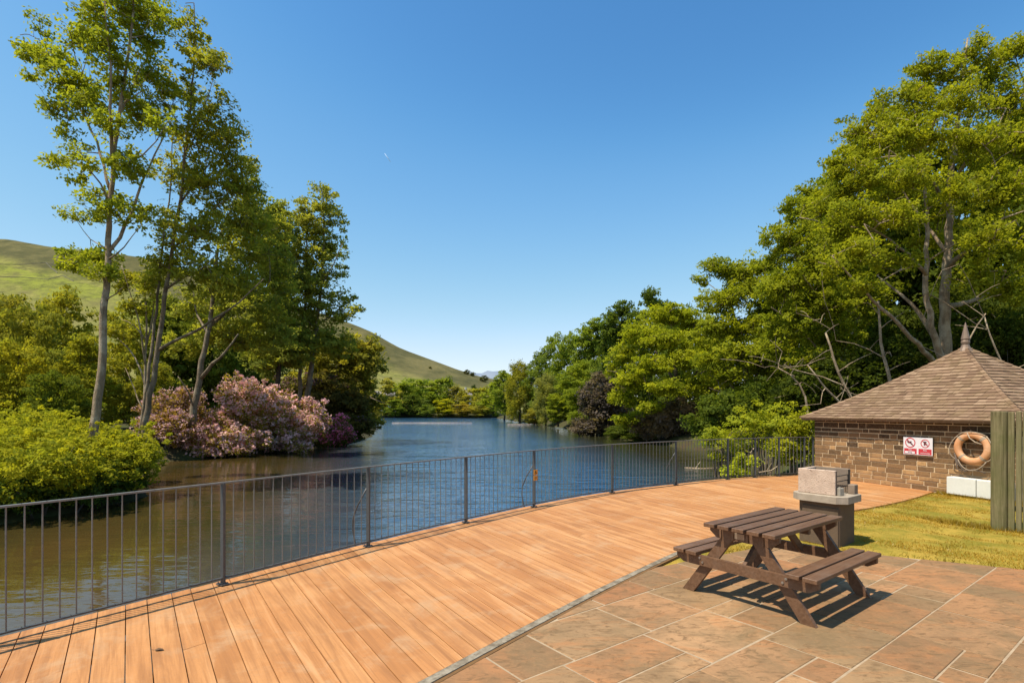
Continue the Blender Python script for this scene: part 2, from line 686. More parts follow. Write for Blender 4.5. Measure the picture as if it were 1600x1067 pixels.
c = b.mix(b.ramp(g3, [(.34, .75), (.52, 0)]), c, (.27, .12, .045))
c = b.mix(b.ramp(g3, [(.56, 0), (.74, .55)]), c, (.62, .36, .18))
g4 = b.noise(b.coord(), 1.9, 7, .7, .4)
c = b.mix(b.ramp(g4, [(.52, 0), (.66, .5)]), c, (.44, .29, .17))
g5 = b.noise(b.coord(), 11, 6, .75)
c = b.mix(b.ramp(g5, [(.60, 0), (.70, .5)]), c, (.24, .125, .06))
c = b.mix(1, c, (1.07, 1.0, .88), 'MULTIPLY')
b.pbr(c, .62, 0, b.bump(b.math('ADD', g1, b.math('MULTIPLY', b.math('ADD', g2, st3), .4)), .35, .004), .3)
M['deck'] = b.m
M['dark_timber'] = rough_mat('dark_wet_timber', (.11, .065, .032), (.16, .10, .055), 9, .8, .4, .006, stretch=(1, 1, 4))


def ray_curve(p, d, curve):
    """first hit of ray p + t d with a dense polyline"""
    n = np.array([-d[1], d[0]])
    s_ = (curve - p) @ n
    k = np.nonzero(np.sign(s_[:-1]) != np.sign(s_[1:]))[0]
    best = None
    for i in k:
        f = s_[i] / (s_[i] - s_[i + 1])
        q = curve[i] + f * (curve[i + 1] - curve[i])
        tt = (q - p) @ d
        if tt > .05 and (best is None or tt < best[0]):
            best = (tt, q)
    return None if best is None else best[1]


S0 = IS[np.argmin(np.hypot(*(IC - INNER[2]).T))]          # arc length at the first measured point
ang = lambda s_: R(np.interp(s_ - S0, [-2, 1, 8.5, 13, 18], [126, 121.5, 113, 108, 100]))
mb = MB()
lines = []
s_ = .3
rng = random.Random(3)
EDGE_OUT = np.vstack([OUT, [(9.6, 15.7), (11.5, 16.2)]])
while s_ < IS[-1] - .2:
    k = np.searchsorted(IS, s_)
    p = IC[k]
    tg = unit(IC[min(k + 1, len(IC) - 1)] - IC[k - 1])
    d = np.array([math.cos(ang(s_)), math.sin(ang(s_))])
    q = ray_curve(p, d, EDGE_OUT)
    if q is not None:
        lines.append((p, q))
    s_ += .172 / abs(tg[0] * d[1] - tg[1] * d[0])
for k in range(len(lines) - 1):
    (p0, q0), (p1, q1) = lines[k], lines[k + 1]
    L = np.linalg.norm(q0 - p0)
    u = unit(q0 - p0)
    nrm = np.array([u[1], -u[0]])
    if (p1 - p0) @ nrm < 0:
        nrm = -nrm
    g = nrm * .0036
    cuts = [0, 1]
    if L > 3.0 and rng.random() < .16:
        cuts = [0, rng.uniform(.3, .7), 1]
    for a, e in zip(cuts[:-1], cuts[1:]):
        A0, A1 = p0 + (q0 - p0) * a + g, p0 + (q0 - p0) * e + g
        B0, B1 = p1 + (q1 - p1) * a - g, p1 + (q1 - p1) * e - g
        A1 = A1 - u * .0015
        B1 = B1 - u * .0015
        off = rng.uniform(0, 40)
        mb.prism([A0, B0, B1, A1], -.035, rng.uniform(-.0015, .001), rng.random(), .0035,
                 lambda x, y, p0=p0, u=u, nrm=nrm, off=off: ((np.array([x, y]) - p0) @ u + off, (np.array([x, y]) - p0) @ nrm + off))
tag(mb.build('timber_deck', M['deck']), kind='structure')
# bearers under the boards and the edge beam over the water
mb = MB()
o1, o2 = offset(FC, .02), offset(FC, .15)
for k in range(0, len(o1) - 6, 6):
    mb.prism([o1[k], o1[k + 6], o2[k + 6], o2[k]], -.24, -.036, .5)
for k in range(20, len(o1) - 4, 46):
    mb.lathe([(.09, -2.2), (.09, -.05)], (*((o1[k] + o2[k]) / 2 - (o2[k] - o1[k]) * 2), 0), 10)
for i in range(1, 4):
    mid = []
    for p, q in lines[::6]:
        mid.append(np.r_[p + (q - p) * i / 4, -.10])
    for a, e in zip(mid[:-1], mid[1:]):
        mb.tube([a, e], .055, 4, .3)
tag(mb.build('deck_bearers', M['dark_timber']), kind='structure')

# ------------------------------------------------------------------ metal fence
M['rail'] = rough_mat('grey_painted_steel', (.078, .076, .072), (.11, .106, .10), 25, .42, .12, .002, .25, tint=.15)
M['bar'] = rough_mat('galvanised_bar', (.18, .174, .158), (.26, .25, .225), 40, .40, .1, .001, .35, tint=.3)
posts_px = [(353, 912), (579, 853), (729, 817), (836, 792), (958, 771), (1057, 758), (1138, 749), (1182, 746.5), (1218, 744.6), (1258, 743)]
fence = empty('metal_fence', (0, 0, 0), 'curved grey metal railing with thin upright bars along the water edge of the deck', 'railing')


def on_fence(px):
    u = (px - CX) / F
    d = FC[:, 0] - u * FC[:, 1]
    ok = np.nonzero((np.sign(d[:-1]) != np.sign(d[1:])) & (FC[:-1, 1] > 3.5))[0]
    return FS[ok[0]]


ps = [on_fence(p[0]) for p in posts_px]
ps = [ps[0] - 3.9, ps[0] - 1.95] + ps + [FS[-1] - .02]


def fpt(s_):
    return np.array([np.interp(s_, FS, FC[:, 0]), np.interp(s_, FS, FC[:, 1])])


def ftan(s_):
    return unit(fpt(s_ + .1) - fpt(s_ - .1))


FH = 1.09
for k, s_ in enumerate(ps):
    p, tg = fpt(s_), ftan(s_)
    nr = np.array([-tg[1], tg[0]])
    Rm = basis([tg[0], tg[1], 0], [nr[0], nr[1], 0], [0, 0, 1])
    mb = MB()
    mb.box((*p, FH / 2 - .03), (.010 if k > 8 else .012, .032, FH / 2 + .03), Rm, .4, .003)
    mb.box((*(p + tg * .016), FH / 2 - .03), (.010, .010, FH / 2 + .02), Rm, .6, .002)
    mb.box((*p, .012), (.045, .06, .006), Rm, .5, .002)
    for a in (-.028, .028):
        for e in (-.04, .04):
            mb.lathe([(.009, .018), (.009, .03), (0, .03)], (*(p + tg * a + nr * e), 0), 6)
    mb.build('post', M['rail'], fence)
for k, (a, e) in enumerate(zip(ps[:-1], ps[1:])):
    L = e - a
    n = max(int(round(L / .118)), 2)
    mb = MB()
    for i in range(1, n):
        p = fpt(a + L * i / n)
        mb.tube([(*p, .07), (*p, FH - .01)], .0062, 6, random.random(), False)
    pan = mb.build('bar_panel', M['bar'], fence, True)
    ss = np.linspace(a, e, 13)
    for nm, z, hh, ww in (('top_rail', FH, .008, .022), ('bottom_rail', .075, .007, .020)):
        mb = MB()
        for s0, s1 in zip(ss[:-1], ss[1:]):
            p0, p1 = fpt(s0), fpt(s1)
            tg = unit(p1 - p0)
            nr = np.array([-tg[1], tg[0]])
            Rm = basis([tg[0], tg[1], 0], [nr[0], nr[1], 0], [0, 0, 1])
            mb.box((*((p0 + p1) / 2), z), (np.linalg.norm(p1 - p0) / 2 + .002, ww, hh), Rm, .5)
        mb.build(nm, M['bar'] if nm == 'top_rail' else M['rail'], pan)
for k in (3, 5, 7):                                # bent stays on the water side
    s_ = ps[k]
    p, tg = fpt(s_), ftan(s_)
    nr = np.array([-tg[1], tg[0]])
    pts = [(*(p + nr * .03), .80), (*(p + nr * .16 - tg * .05), .56), (*(p + nr * .235 - tg * .07), .38), (*(p + nr * .245 - tg * .07), .22), (*(p + nr * .22 - tg * .06), .07), (*(p + nr * .17 - tg * .05), -.1)]
    mb = MB()
    mb.tube(pts, .011, 6, .6)
    mb.build('bent_stay', M['rail'], fence, True)

# orange tag on the fourth post in view
M['orange'] = rough_mat('orange_tag', (.75, .30, .03), (.80, .38, .06), 12, .5, .05, .001, tint=.1)
M['black'] = rough_mat('black_print', (.012, .012, .012), (.02, .02, .02), 12, .6, .05, .001, tint=.1)
s_ = ps[5]
p, tg = fpt(s_), ftan(s_)
nr = np.array([-tg[1], tg[0]])
Rm = basis([tg[0], tg[1], 0], [nr[0], nr[1], 0], [0, 0, 1])
wt = empty('warning_tag', (*(p - nr * .040), .62), 'small orange warning tag fixed to a grey railing post', 'warning tag')
Rt = Rm
for z, hh in ((.055, .05), (-.055, .045)):
    mb = MB()
    mb.box((0, 0, z), (.055, .003, hh), Rt, .5, .002)
    plate = mb.build('plate', M['orange'], wt)
    mb = MB()
    f_ = np.array([-nr[0], -nr[1], 0]) * .0045
    tv = np.array([tg[0], tg[1], 0])
    c0 = np.array([0, 0, z]) + f_
    if z > 0:
        for q0, q1 in (((-.03, -.028), (.03, -.028)), ((.03, -.028), (0, .028)), ((0, .028), (-.03, -.028))):
            mb.tube([c0 + tv * q0[0] + np.array([0, 0, q0[1]]), c0 + tv * q1[0] + np.array([0, 0, q1[1]])], .004, 4)
        mb.tube([c0 + np.array([0, 0, -.016]), c0 + np.array([0, 0, .008])], .004, 4)
    else:
        for dz in (.018, 0, -.018):
            mb.tube([c0 - tv * .035 + np.array([0, 0, dz]), c0 + tv * .03 + np.array([0, 0, dz])], .003, 4)
    mb.build('printing', M['black'], plate)

# ------------------------------------------------------------------ paving, kerb, lawn
b = NB('sandstone_flags')
co = b.coord()
t = b.attr()
off = b.n('ShaderNodeCombineXYZ')
b.l(b.math('MULTIPLY', t, 57.0), off.inputs[0])
b.l(b.math('MULTIPLY', t, 91.0), off.inputs[2])
va = b.n('ShaderNodeVectorMath', operation='ADD')
b.l(co, va.inputs[0])
b.l(off.outputs[0], va.inputs[1])
vv = va.outputs[0]
s1 = b.noise(b.mapping(vv, (1, 3.0, 1), (0, 0, R(-30))), 1.5, 7, .62, 1.1)
s2 = b.noise(vv, 2.4, 5, .6, .5)
s3 = b.noise(vv, 30, 5, .7)
s4 = b.noise(b.mapping(vv, (1, 2.2, 1), (0, 0, R(-40))), 6, 6, .65, 1.5)
c = b.ramp(t, [(0, (.25, .125, .062)), (.17, (.155, .128, .085)), (.34, (.36, .225, .135)), (.5, (.175, .135, .085)), (.67, (.33, .165, .080)), (.84, (.22, .185, .125)), (1, (.38, .265, .17))])
c = b.mix(.26, c, (.25, .168, .10))
sw = b.noise(co, .8, 6, .65, .6)
c = b.mix(b.ramp(sw, [(.40, .55), (.55, 0)]), c, (.16, .122, .08))
c = b.mix(b.ramp(sw, [(.55, 0), (.70, .45)]), c, (.33, .22, .14))
c = b.mix(b.ramp(s1, [(.52, 0), (.72, .6)]), c, (.36, .17, .07))
c = b.mix(b.ramp(s2, [(.50, 0), (.70, .65)]), c, (.125, .098, .062))
c = b.mix(b.ramp(s1, [(.64, 0), (.75, .75)]), c, (.065, .055, .042))
c = b.mix(b.ramp(s4, [(.36, .75), (.50, 0)]), c, (.115, .080, .045))
s5 = b.noise(vv, 1.1, 6, .7, .8)
c = b.mix(b.ramp(s5, [(.48, 0), (.64, .65)]), c, (.15, .125, .08))
c = b.mix(b.ramp(s3, [(.5, 0), (.75, .3)]), c, (.34, .23, .13))
c = b.mix(1, c, (1.22, .96, .69), 'MULTIPLY')
b.pbr(c, .78, 0, b.bump(b.math('ADD', b.math('MULTIPLY', s4, .7), b.math('MULTIPLY', s3, .5)), .45, .006), .3)
M['flag'] = b.m
M['mortar'] = rough_mat('pale_mortar', (.46, .33, .20), (.30, .21, .125), 9, .9, .5, .004, tint=0)
LV, WV = np.array([.796, .605]), np.array([.605, -.796])


def clip(poly, p, n):
    """keep the side of the line through p where (q-p).n >= 0"""
    out = []
    for i in range(len(poly)):
        a, e = poly[i], poly[(i + 1) % len(poly)]
        da, de = (a - p) @ n, (e - p) @ n
        if da >= 0:
            out.append(a)
        if da * de < 0:
            out.append(a + (e - a) * da / (da - de))
    return out


kerb_in = offset(IC, -.012)
kerb_out = offset(IC, -.085)
BACK = np.array([(2.35, 6.75), (3.2, 7.22), (3.75, 7.42), (5.08, 6.77), (5.98, 6.28), (9.5, 4.2)])


def clip_site(poly, pad=0.0):
    edge = offset(IC, -.115 - pad)
    sel = [k for k in range(0, len(edge) - 8, 8)]
    cx = np.mean(poly, axis=0)
    for k in sel:
        if np.hypot(*(edge[k] - cx)) > 2.5 or edge[k][1] > 8.2:
            continue
        tg = unit(edge[k + 8] - edge[k])
        poly = clip(poly, edge[k], np.array([tg[1], -tg[0]]))
        if len(poly) < 3:
            return None
    tg = unit(BACK[4] - BACK[2])
    poly = clip(poly, BACK[3] + np.array([0, -pad]), np.array([tg[1], -tg[0]]))
    if len(poly) < 3:
        return None
    tg = unit(BACK[1] - BACK[0])
    poly = clip(poly, BACK[0], np.array([tg[1], -tg[0]]))
    return poly if len(poly) >= 3 else None


mb = MB()
rng = random.Random(11)
vs = [-3.57, -2.915, -2.265, -1.606, -.973, -.33, .33, 1.0, 1.65, 2.3, 2.95, 3.6]
v0 = -3.57
vs = [v0 - .65 * k for k in range(6, 0, -1)] + vs


def add_slab(u0, u1, a, e):
    j = .0075
    poly = [LV * x + WV * y for x, y in ((u0 + j, a + j), (u1 - j, a + j), (u1 - j, e - j), (u0 + j, e - j))]
    poly = [p + np.array([rng.uniform(-.004, .004), rng.uniform(-.004, .004)]) for p in poly]
    poly = clip_site(poly)
    if poly is None:
        return
    ar = .5 * abs(sum(poly[i][0] * poly[(i + 1) % len(poly)][1] - poly[(i + 1) % len(poly)][0] * poly[i][1] for i in range(len(poly))))
    if ar < .01:
        return
    mb.prism(poly, -.04, rng.uniform(-.004, .004), rng.random(), .006)


for a, e in zip(vs[:-1], vs[1:]):
    u = -5.0 + rng.uniform(0, .6)
    while u < 10:
        wd = rng.choice((.6, .75, .9, .9, 1.05, .5))
        if rng.random() < .28:
            m_ = (a + e) / 2 + rng.choice((-.09, 0, .09))
            add_slab(u, u + wd, a, m_)
            x = u + wd * rng.uniform(.4, .6)
            if rng.random() < .6:
                add_slab(u, x, m_, e)
                add_slab(x, u + wd, m_, e)
            else:
                add_slab(u, u + wd, m_, e)
        else:
            add_slab(u, u + wd, a, e)
        u += wd
tag(mb.build('stone_paving', M['flag']), kind='structure')
mb = MB()
for a in np.arange(-8, 5, .5):
    for u in np.arange(-5, 10, .5):
        poly = clip_site([LV * x + WV * y for x, y in ((u, a), (u + .5, a), (u + .5, a + .5), (u, a + .5))])
        if poly is not None:
            mb.quad([(*p, -.0055) for p in poly[::-1]], .5)
for f in range(len(mb.f)):
    pts = [mb.v[i] for i in mb.f[f]]
tag(mb.build('paving_mortar', M['mortar']), kind='structure')

b = NB('lichen_kerb')
co = b.coord()
n1 = b.noise(co, 9, 6, .65)
n2 = b.noise(co, 40, 4)
c = b.mix(b.ramp(n1, [(.4, 0), (.6, 1)]), (.155, .12, .08), (.30, .25, .18))
c = b.mix(b.ramp(n2, [(.55, 0), (.7, .6)]), c, (.11, .085, .055))
b.pbr(c, .9, 0, b.bump(n1, .5, .006), .2)
M['kerb'] = b.m
mb = MB()
kend = np.searchsorted(IS, S0 + 8.1)
rng = random.Random(5)
k = 0
while k < kend - 6:
    stp = rng.randint(18, 30)
    j = min(k + stp, kend)
    zt = .006 + rng.uniform(-.002, .003)
    tt = rng.random()
    for m_ in range(k, j, 3):
        m2 = min(m_ + 3, j)
        mb.prism([kerb_in[m_], kerb_in[m2], kerb_out[m2], kerb_out[m_]], -.08, zt, tt)
    k = j
tag(mb.build('kerb_strip', M['kerb']), kind='structure')
mb = MB()
a_, e_ = offset(IC, -.086), offset(IC, -.118)
for k in range(0, kend - 3, 3):
    mb.prism([a_[k], a_[k + 3], e_[k + 3], e_[k]], -.05, .0, .3)
M['rust'] = rough_mat('rust_brown_joint', (.20, .10, .03), (.14, .07, .025), 12, .9, .4, .003, tint=0)
tag(mb.build('edging_joint', M['rust']), kind='structure')

b = NB('mossy_turf')
co = b.coord()
n1 = b.noise(co, 1.4, 6, .62)
n2 = b.noise(co, 9, 5, .65)
n3 = b.noise(co, 60, 3, .6)
c = b.mix(b.ramp(n1, [(.40, 0), (.60, 1)]), (.19, .165, .022), (.38, .25, .042))
c = b.mix(b.ramp(n2, [(.52, 0), (.68, .75)]), c, (.13, .125, .012))
c = b.mix(b.ramp(n3, [(.45, 0), (.75, .6)]), c, (.46, .30, .05))
b.pbr(c, .95, 0, b.bump(b.math('ADD', n2, b.math('MULTIPLY', n3, .8)), .9, .02), .1)
M['turf'] = b.m


def lawn_ok(x, y, m_=0.0):
    """inside the grass area (beyond deck edge and paving edge)"""
    k = np.interp(x, IC[:, 0], IC[:, 1])
    kb = np.interp(x, BACK[:, 0], BACK[:, 1])
    return (y < k - .16 - m_) & (y > kb + .02 + m_) & (x > 2.2)


xs, ys = np.arange(1.6, 16.01, .12), np.arange(2.0, 17.01, .12)
X, Y = np.meshgrid(xs, ys)
edge = lawn_ok(X, Y, .06)
Z = np.where(edge, .004 + .012 * wob(X, Y, .31, 2) + .012 * wob(X, Y, .9, 5), -.03)
K = np.interp(X, IC[:, 0], IC[:, 1])
idx = np.arange(X.size).reshape(X.shape)
keep = (Y[:-1, :-1] < K[:-1, :-1] + .1)
q = np.stack([idx[:-1, :-1], idx[:-1, 1:], idx[1:, 1:], idx[1:, :-1]], -1)[keep]
me = bpy.data.meshes.new('lawn')
me.from_pydata(np.stack([X, Y, Z], -1).reshape(-1, 3).tolist(), [], q.tolist())
me.polygons.foreach_set('use_smooth', np.ones(len(me.polygons), dtype=bool))
me.materials.append(M['turf'])
tag(link('lawn', me), kind='structure')

M['blade'] = leaf_mat('grass_blade', .3, (1.5, 1.15, .6), .02)
nrng = np.random.default_rng(5)


def blades(n, xr, yr, test, hmin, hmax, wd, rg):
    x, y = rg.uniform(*xr, n), rg.uniform(*yr, n)
    ok = test(x, y)
    x, y = x[ok], y[ok]
    n = len(x)
    h_ = rg.uniform(hmin, hmax, n)
    a = rg.uniform(0, 2 * np.pi, n)
    ln = rg.normal(0, .6, (n, 2)) * h_[:, None]
    z = np.full(n, .002)
    V = np.zeros((n, 3, 3))
    V[:, 0] = np.stack([x - np.cos(a) * wd, y - np.sin(a) * wd, z], -1)
    V[:, 1] = np.stack([x + np.cos(a) * wd, y + np.sin(a) * wd, z], -1)
    V[:, 2] = np.stack([x + ln[:, 0], y + ln[:, 1], z + h_], -1)
    patch = np.clip(.5 + .5 * wob(x, y, .5, 7), 0, 1)
    return V, np.clip(patch * .7 + rg.uniform(0, .45, n), 0, 1)


V1, t1 = blades(150000, (2.2, 11), (4.0, 12.3), lambda x, y: lawn_ok(x, y, -.02) & (wob(x, y, .5, 7) + .4 * wob(x, y, .17, 3) > -.35), .012, .034, .0035, nrng)
V2, t2 = blades(40000, (7.0, 10.2), (7.6, 12.6), lambda x, y: lawn_ok(x, y, 0) & ((np.abs((x - 7.5) * .78 + (y - 8.5) * .62) < .16) | (np.abs((x - 9.5) * .941 + (y - 12.2) * .337 + .0) < .22) | (wob(x, y, .23, 9) > 1.0)), .03, .10, .005, nrng)
V3, t3 = blades(60000, (2.2, 11), (4.0, 12.5), lambda x, y: lawn_ok(x, y, -.045) & ~lawn_ok(x, y, .05), .03, .085, .0045, nrng)
V4, t4 = blades(60000, (2.2, 11), (4.0, 12.5), lambda x, y: lawn_ok(x, y, 0) & (wob(x, y, .11, 4) + .5 * wob(x, y, .37, 8) > .75), .025, .06, .0045, nrng)
V2, t2 = np.concatenate([V2, V3, V4]), np.concatenate([t2, t3, t4])
go = link('grass', quads_mesh('grass', np.concatenate([V1, V2]), np.concatenate([t1, t2 * .4]), M['blade'], 3), None, (.30, .205, .022))
tag(go, kind='stuff')

# fallen leaf on the boards
mb = MB()
pts = [(-.035, 0, .004), (-.012, .018, .012), (.02, .014, .010), (.04, 0, .006), (.02, -.012, .013), (-.012, -.016, .006)]
mb.quad(pts, .5)
mb.tube([(-.035, 0, .004), (-.06, .004, .005)], .0015, 4)
M['dead_leaf'] = rough_mat('dry_brown_leaf', (.16, .08, .03), (.10, .05, .02), 40, .7, .2, .002)
p = P(248, 1016, 1.87 / 376 * 840)
tag(mb.build('fallen_leaf', M['dead_leaf'], None, False, (p[0], p[1], .003)), 'single dry brown leaf lying on the orange deck boards', 'leaf')
# ------------------------------------------------------------------ stone hut
hut = empty('stone_hut', (11.64, 13.8, 0), 'low square stone hut with pyramid slate roof and pointed finial beside the deck', 'hut', None, math.atan2(-.941, .337))
b = NB('gritstone_blocks')
co = b.coord()
t = b.attr()
sep = b.n('ShaderNodeSeparateXYZ')
b.l(co, sep.inputs[0])
n1 = b.noise(co, 5, 6, .65)
n2 = b.noise(co, 26, 5, .7)
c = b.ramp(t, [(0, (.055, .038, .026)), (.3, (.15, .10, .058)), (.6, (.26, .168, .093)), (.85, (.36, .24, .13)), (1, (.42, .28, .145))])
c = b.mix(b.ramp(n1, [(.50, 0), (.72, .7)]), c, (.085, .065, .045))
c = b.mix(b.ramp(n2, [(.5, 0), (.75, .5)]), c, (.33, .23, .13))
c = b.mix(1, c, (1.14, 1.0, .80), 'MULTIPLY')
b.pbr(c, .9, 0, b.bump(b.math('ADD', n1, n2), .7, .012), .2)
M['stone'] = b.m
M['wall_mortar'] = rough_mat('lime_mortar', (.66, .49, .29), (.50, .37, .22), 9, .95, .5, .004, tint=0)
HW, WT = 2.4, 1.62
mb = MB()
mb.box((0, 0, (WT - .35) / 2), (HW - .014, HW - .014, (WT + .35) / 2), None, .5)
wall = mb.build('wall', M['stone'], hut)
wall.data.materials.clear()
wall.data.materials.append(M['wall_mortar'])
rng = random.Random(21)
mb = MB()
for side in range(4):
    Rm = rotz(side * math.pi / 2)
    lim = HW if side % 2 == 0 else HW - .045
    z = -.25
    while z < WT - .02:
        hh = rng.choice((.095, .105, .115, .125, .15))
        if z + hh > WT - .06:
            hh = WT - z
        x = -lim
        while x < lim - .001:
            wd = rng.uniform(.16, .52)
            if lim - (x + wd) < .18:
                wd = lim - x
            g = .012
            # upper courses darkened for soot plus painted eave shade, lower ones buff
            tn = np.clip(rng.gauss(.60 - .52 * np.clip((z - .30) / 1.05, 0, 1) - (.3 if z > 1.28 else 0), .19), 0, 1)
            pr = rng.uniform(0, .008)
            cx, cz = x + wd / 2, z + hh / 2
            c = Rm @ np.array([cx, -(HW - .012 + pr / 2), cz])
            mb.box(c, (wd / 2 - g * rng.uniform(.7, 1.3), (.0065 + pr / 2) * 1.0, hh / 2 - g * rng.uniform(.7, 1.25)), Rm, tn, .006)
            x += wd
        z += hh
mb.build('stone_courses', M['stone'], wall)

# roof
b = NB('stone_slates')
co = b.coord()
t = b.attr()
n1 = b.noise(co, 3.2, 6, .65)
n2 = b.noise(co, 30, 5, .7)
c = b.ramp(t, [(0, (.055, .037, .027)), (.12, (.15, .10, .068)), (.4, (.215, .145, .100)), (.75, (.26, .185, .13)), (1, (.32, .235, .17))])
c = b.mix(b.ramp(n1, [(.45, 0), (.7, .5)]), c, (.19, .145, .075))
c = b.mix(b.ramp(n2, [(.5, 0), (.75, .45)]), c, (.12, .08, .055))
c = b.mix(1, c, (1.0, .88, .74), 'MULTIPLY')
b.pbr(c, .85, 0, b.bump(b.math('ADD', n1, n2), .5, .008), .2)
M['slate'] = b.m
EH, EZ, AZ = 2.66, 1.63, 3.47


def prof(tt):
    return EH * (1 - tt), EZ + (AZ - EZ) * (.80 * tt + .20 * tt * tt)


mb = MB()
NC = 24
for side in range(4):
    Rm = rotz(side * math.pi / 2)
    for i in range(NC):
        r0, z0 = prof(i / NC)
        r1, z1 = prof(min((i + 1.18) / NC, .999))
        x = -r0
        sft = rng.uniform(.05, .2)
        first = True
        while x < r0 - .004:
            wd = sft if first else rng.uniform(.13, .24)
            first = False
            xe = min(x + wd, r0)
            lift = .026 + rng.uniform(-.005, .008)
            drop = rng.uniform(0, .012)
            g = .0025
            k = r1 / r0
            xa, xb = x + g, xe - g
            ta, tb = np.clip(xa, -r1, r1), np.clip(xb, -r1, r1)
            y0, y1 = -r0 - drop, -r1
            tn = .12 + .88 * rng.random()
            up = [(xa, y0, z0 + lift), (xb, y0, z0 + lift), (tb, y1, z1 + .004), (ta, y1, z1 + .004)]
            lo = [(xa, y0, z0 - .002), (xb, y0, z0 - .002)]
            T = lambda q: Rm @ np.array(q)
            mb.quad([T(q) for q in up], tn)
            mb.quad([T(lo[0]), T(lo[1]), T(up[1]), T(up[0])], .07)  # butt faces darkened to paint the shadow line under each course
            mb.quad([T(lo[0]), T(up[0]), T(up[3])], tn)
            mb.quad([T(lo[1]), T(up[2]), T(up[1])], tn)
            x = xe
roof = mb.build('roof', M['slate'], hut)
mb = MB()
for side in range(4):
    for i in range(NC):
        r0, z0 = prof(i / NC)
        r1, z1 = prof(min((i + 1.15) / NC, .998))
        Rm = rotz(side * math.pi / 2)
        tn = rng.random()
        for sg in (0, 1):
            # two tiles folded over each hip
            h0, h1 = .085, .075
            A, B = np.array([-r0, -r0, z0 + .055]), np.array([-r1, -r1, z1 + .034])
            dx = np.array([1, 0, 0]) if sg else np.array([0, 1, 0])
            C, D = A + dx * h0 + np.array([0, 0, -.02]), B + dx * h1 + np.array([0, 0, -.02])
            q = [A, C, D, B] if sg else [A, B, D, C]
            mb.quad([Rm @ v for v in q], tn)
            lw = [A + np.array([0, 0, -.05]), C + np.array([0, 0, -.03])]
            mb.quad([Rm @ v for v in ([lw[0], lw[1], C, A] if sg else [lw[1], lw[0], A, C])], tn)
mb.build('hip_tiles', M['slate'], roof)
M['eaves'] = rough_mat('weathered_eaves_timber', (.20, .12, .06), (.27, .17, .09), 9, .8, .3, .004, stretch=(1, 1, 6))
mb = MB()
for side in range(4):
    Rm = rotz(side * math.pi / 2)
    L = EH - .03 if side % 2 == 0 else EH - .071
    mb.box(Rm @ np.array([0, -EH + .05, EZ - .022]), (L, .018, .030), Rm, .5, .004)
mb.build('fascia', M['eaves'], roof)
mb = MB()
mb.box((0, 0, EZ - .016), (EH - .075, EH - .075, .008), None, .3)
mb.build('soffit', M['dark_timber'], roof)
M['lead'] = rough_mat('weathered_copper_lead', (.19, .125, .085), (.26, .18, .12), 12, .55, .2, .003, .2)
mb = MB()
mb.lathe([(.15, AZ - .10), (.10, AZ), (.078, AZ + .06), (.08, AZ + .09), (.09, AZ + .10), (.094, AZ + .15), (.08, AZ + .18), (.095, AZ + .21), (.062, AZ + .38), (.03, AZ + .54), (.006, AZ + .64), (0, AZ + .645)], sides=12)
mb.build('finial', M['lead'], roof)

HR = rotz(math.atan2(-.941, .337))
HC = np.array([11.64, 13.8, 0])
hutw = lambda x, y, z: HC + HR @ np.array([x, y, z])
WALLY = -2.44

# ------------------------------------------------------------------ warning sign on the hut
M['white'] = rough_mat('white_sign_plastic', (.78, .74, .73), (.70, .66, .65), 6, .4, .05, .001, tint=0)
M['red'] = rough_mat('red_sign_ink', (.58, .04, .05), (.50, .05, .06), 8, .45, .05, .001, tint=0)
M['figure'] = rough_mat('dark_red_figure', (.10, .02, .025), (.14, .03, .035), 8, .5, .05, .001, tint=0)
sg = empty('warning_sign', hutw(.44, WALLY - .012, 1.02), 'white and red prohibition sign with two crossed symbols on the stone hut wall', 'sign', None, math.atan2(-.941, .337))
SW, SH = .325, .205
mb = MB()
mb.box((0, 0, 0), (SW, .006, SH), None, .5, .002)
board = mb.build('board', M['white'], sg)


def ring(mb, cx, cz, r, wd, y, n=36):
    for i in range(n):
        a, e = 2 * math.pi * i / n, 2 * math.pi * (i + 1) / n
        mb.quad([(cx + (r - wd) * math.cos(a), y, cz + (r - wd) * math.sin(a)), (cx + (r - wd) * math.cos(e), y, cz + (r - wd) * math.sin(e)),
                 (cx + r * math.cos(e), y, cz + r * math.sin(e)), (cx + r * math.cos(a), y, cz + r * math.sin(a))][::-1], .5)


def stroke(mb, p0, p1, wd, y):
    p0, p1 = np.array(p0), np.array(p1)
    d = unit(p1 - p0)
    n = np.array([-d[1], d[0]]) * wd / 2
    q = [p0 - n, p1 - n, p1 + n, p0 + n]
    mb.quad([(a, y, e) for a, e in q], .5)


YF = -.0085
mb = MB()
ring(mb, -.165, .075, .118, .022, YF)
stroke(mb, (-.24, .15), (-.09, 0), .018, YF)
mb.build('prohibition_ring', M['red'], sg)
mb = MB()
ring(mb, .165, .068, .098, .018, YF)
stroke(mb, (.10, .133), (.23, .003), .015, YF)
mb.build('prohibition_ring', M['red'], sg)
for x0, x1, z0, z1 in ((-.305, -.02, -.19, -.062), (.02, .305, -.19, -.058)):
    mb = MB()
    mb.quad([(x0, YF + .001, z0), (x1, YF + .001, z0), (x1, YF + .001, z1), (x0, YF + .001, z1)], .5)
    mb.build('red_panel', M['red'], sg)
mb = MB()
y2 = YF - .003
stroke(mb, (-.225, .135), (-.22, .085), .022, y2)      # diving figure
stroke(mb, (-.22, .085), (-.16, .075), .03, y2)
stroke(mb, (-.165, .08), (-.115, .03), .03, y2)
stroke(mb, (-.17, .10), (-.13, .10), .014, y2)
mb.lathe([(0, 0), (.014, 0), (0, .001)], (-.10, y2, .02), 8)
mb.build('figure_symbol', M['figure'], sg)
mb = MB()
stroke(mb, (.125, .105), (.20, .105), .022, y2)        # swimmer
stroke(mb, (.16, .11), (.155, .03), .035, y2)
stroke(mb, (.175, .08), (.205, .05), .014, y2)
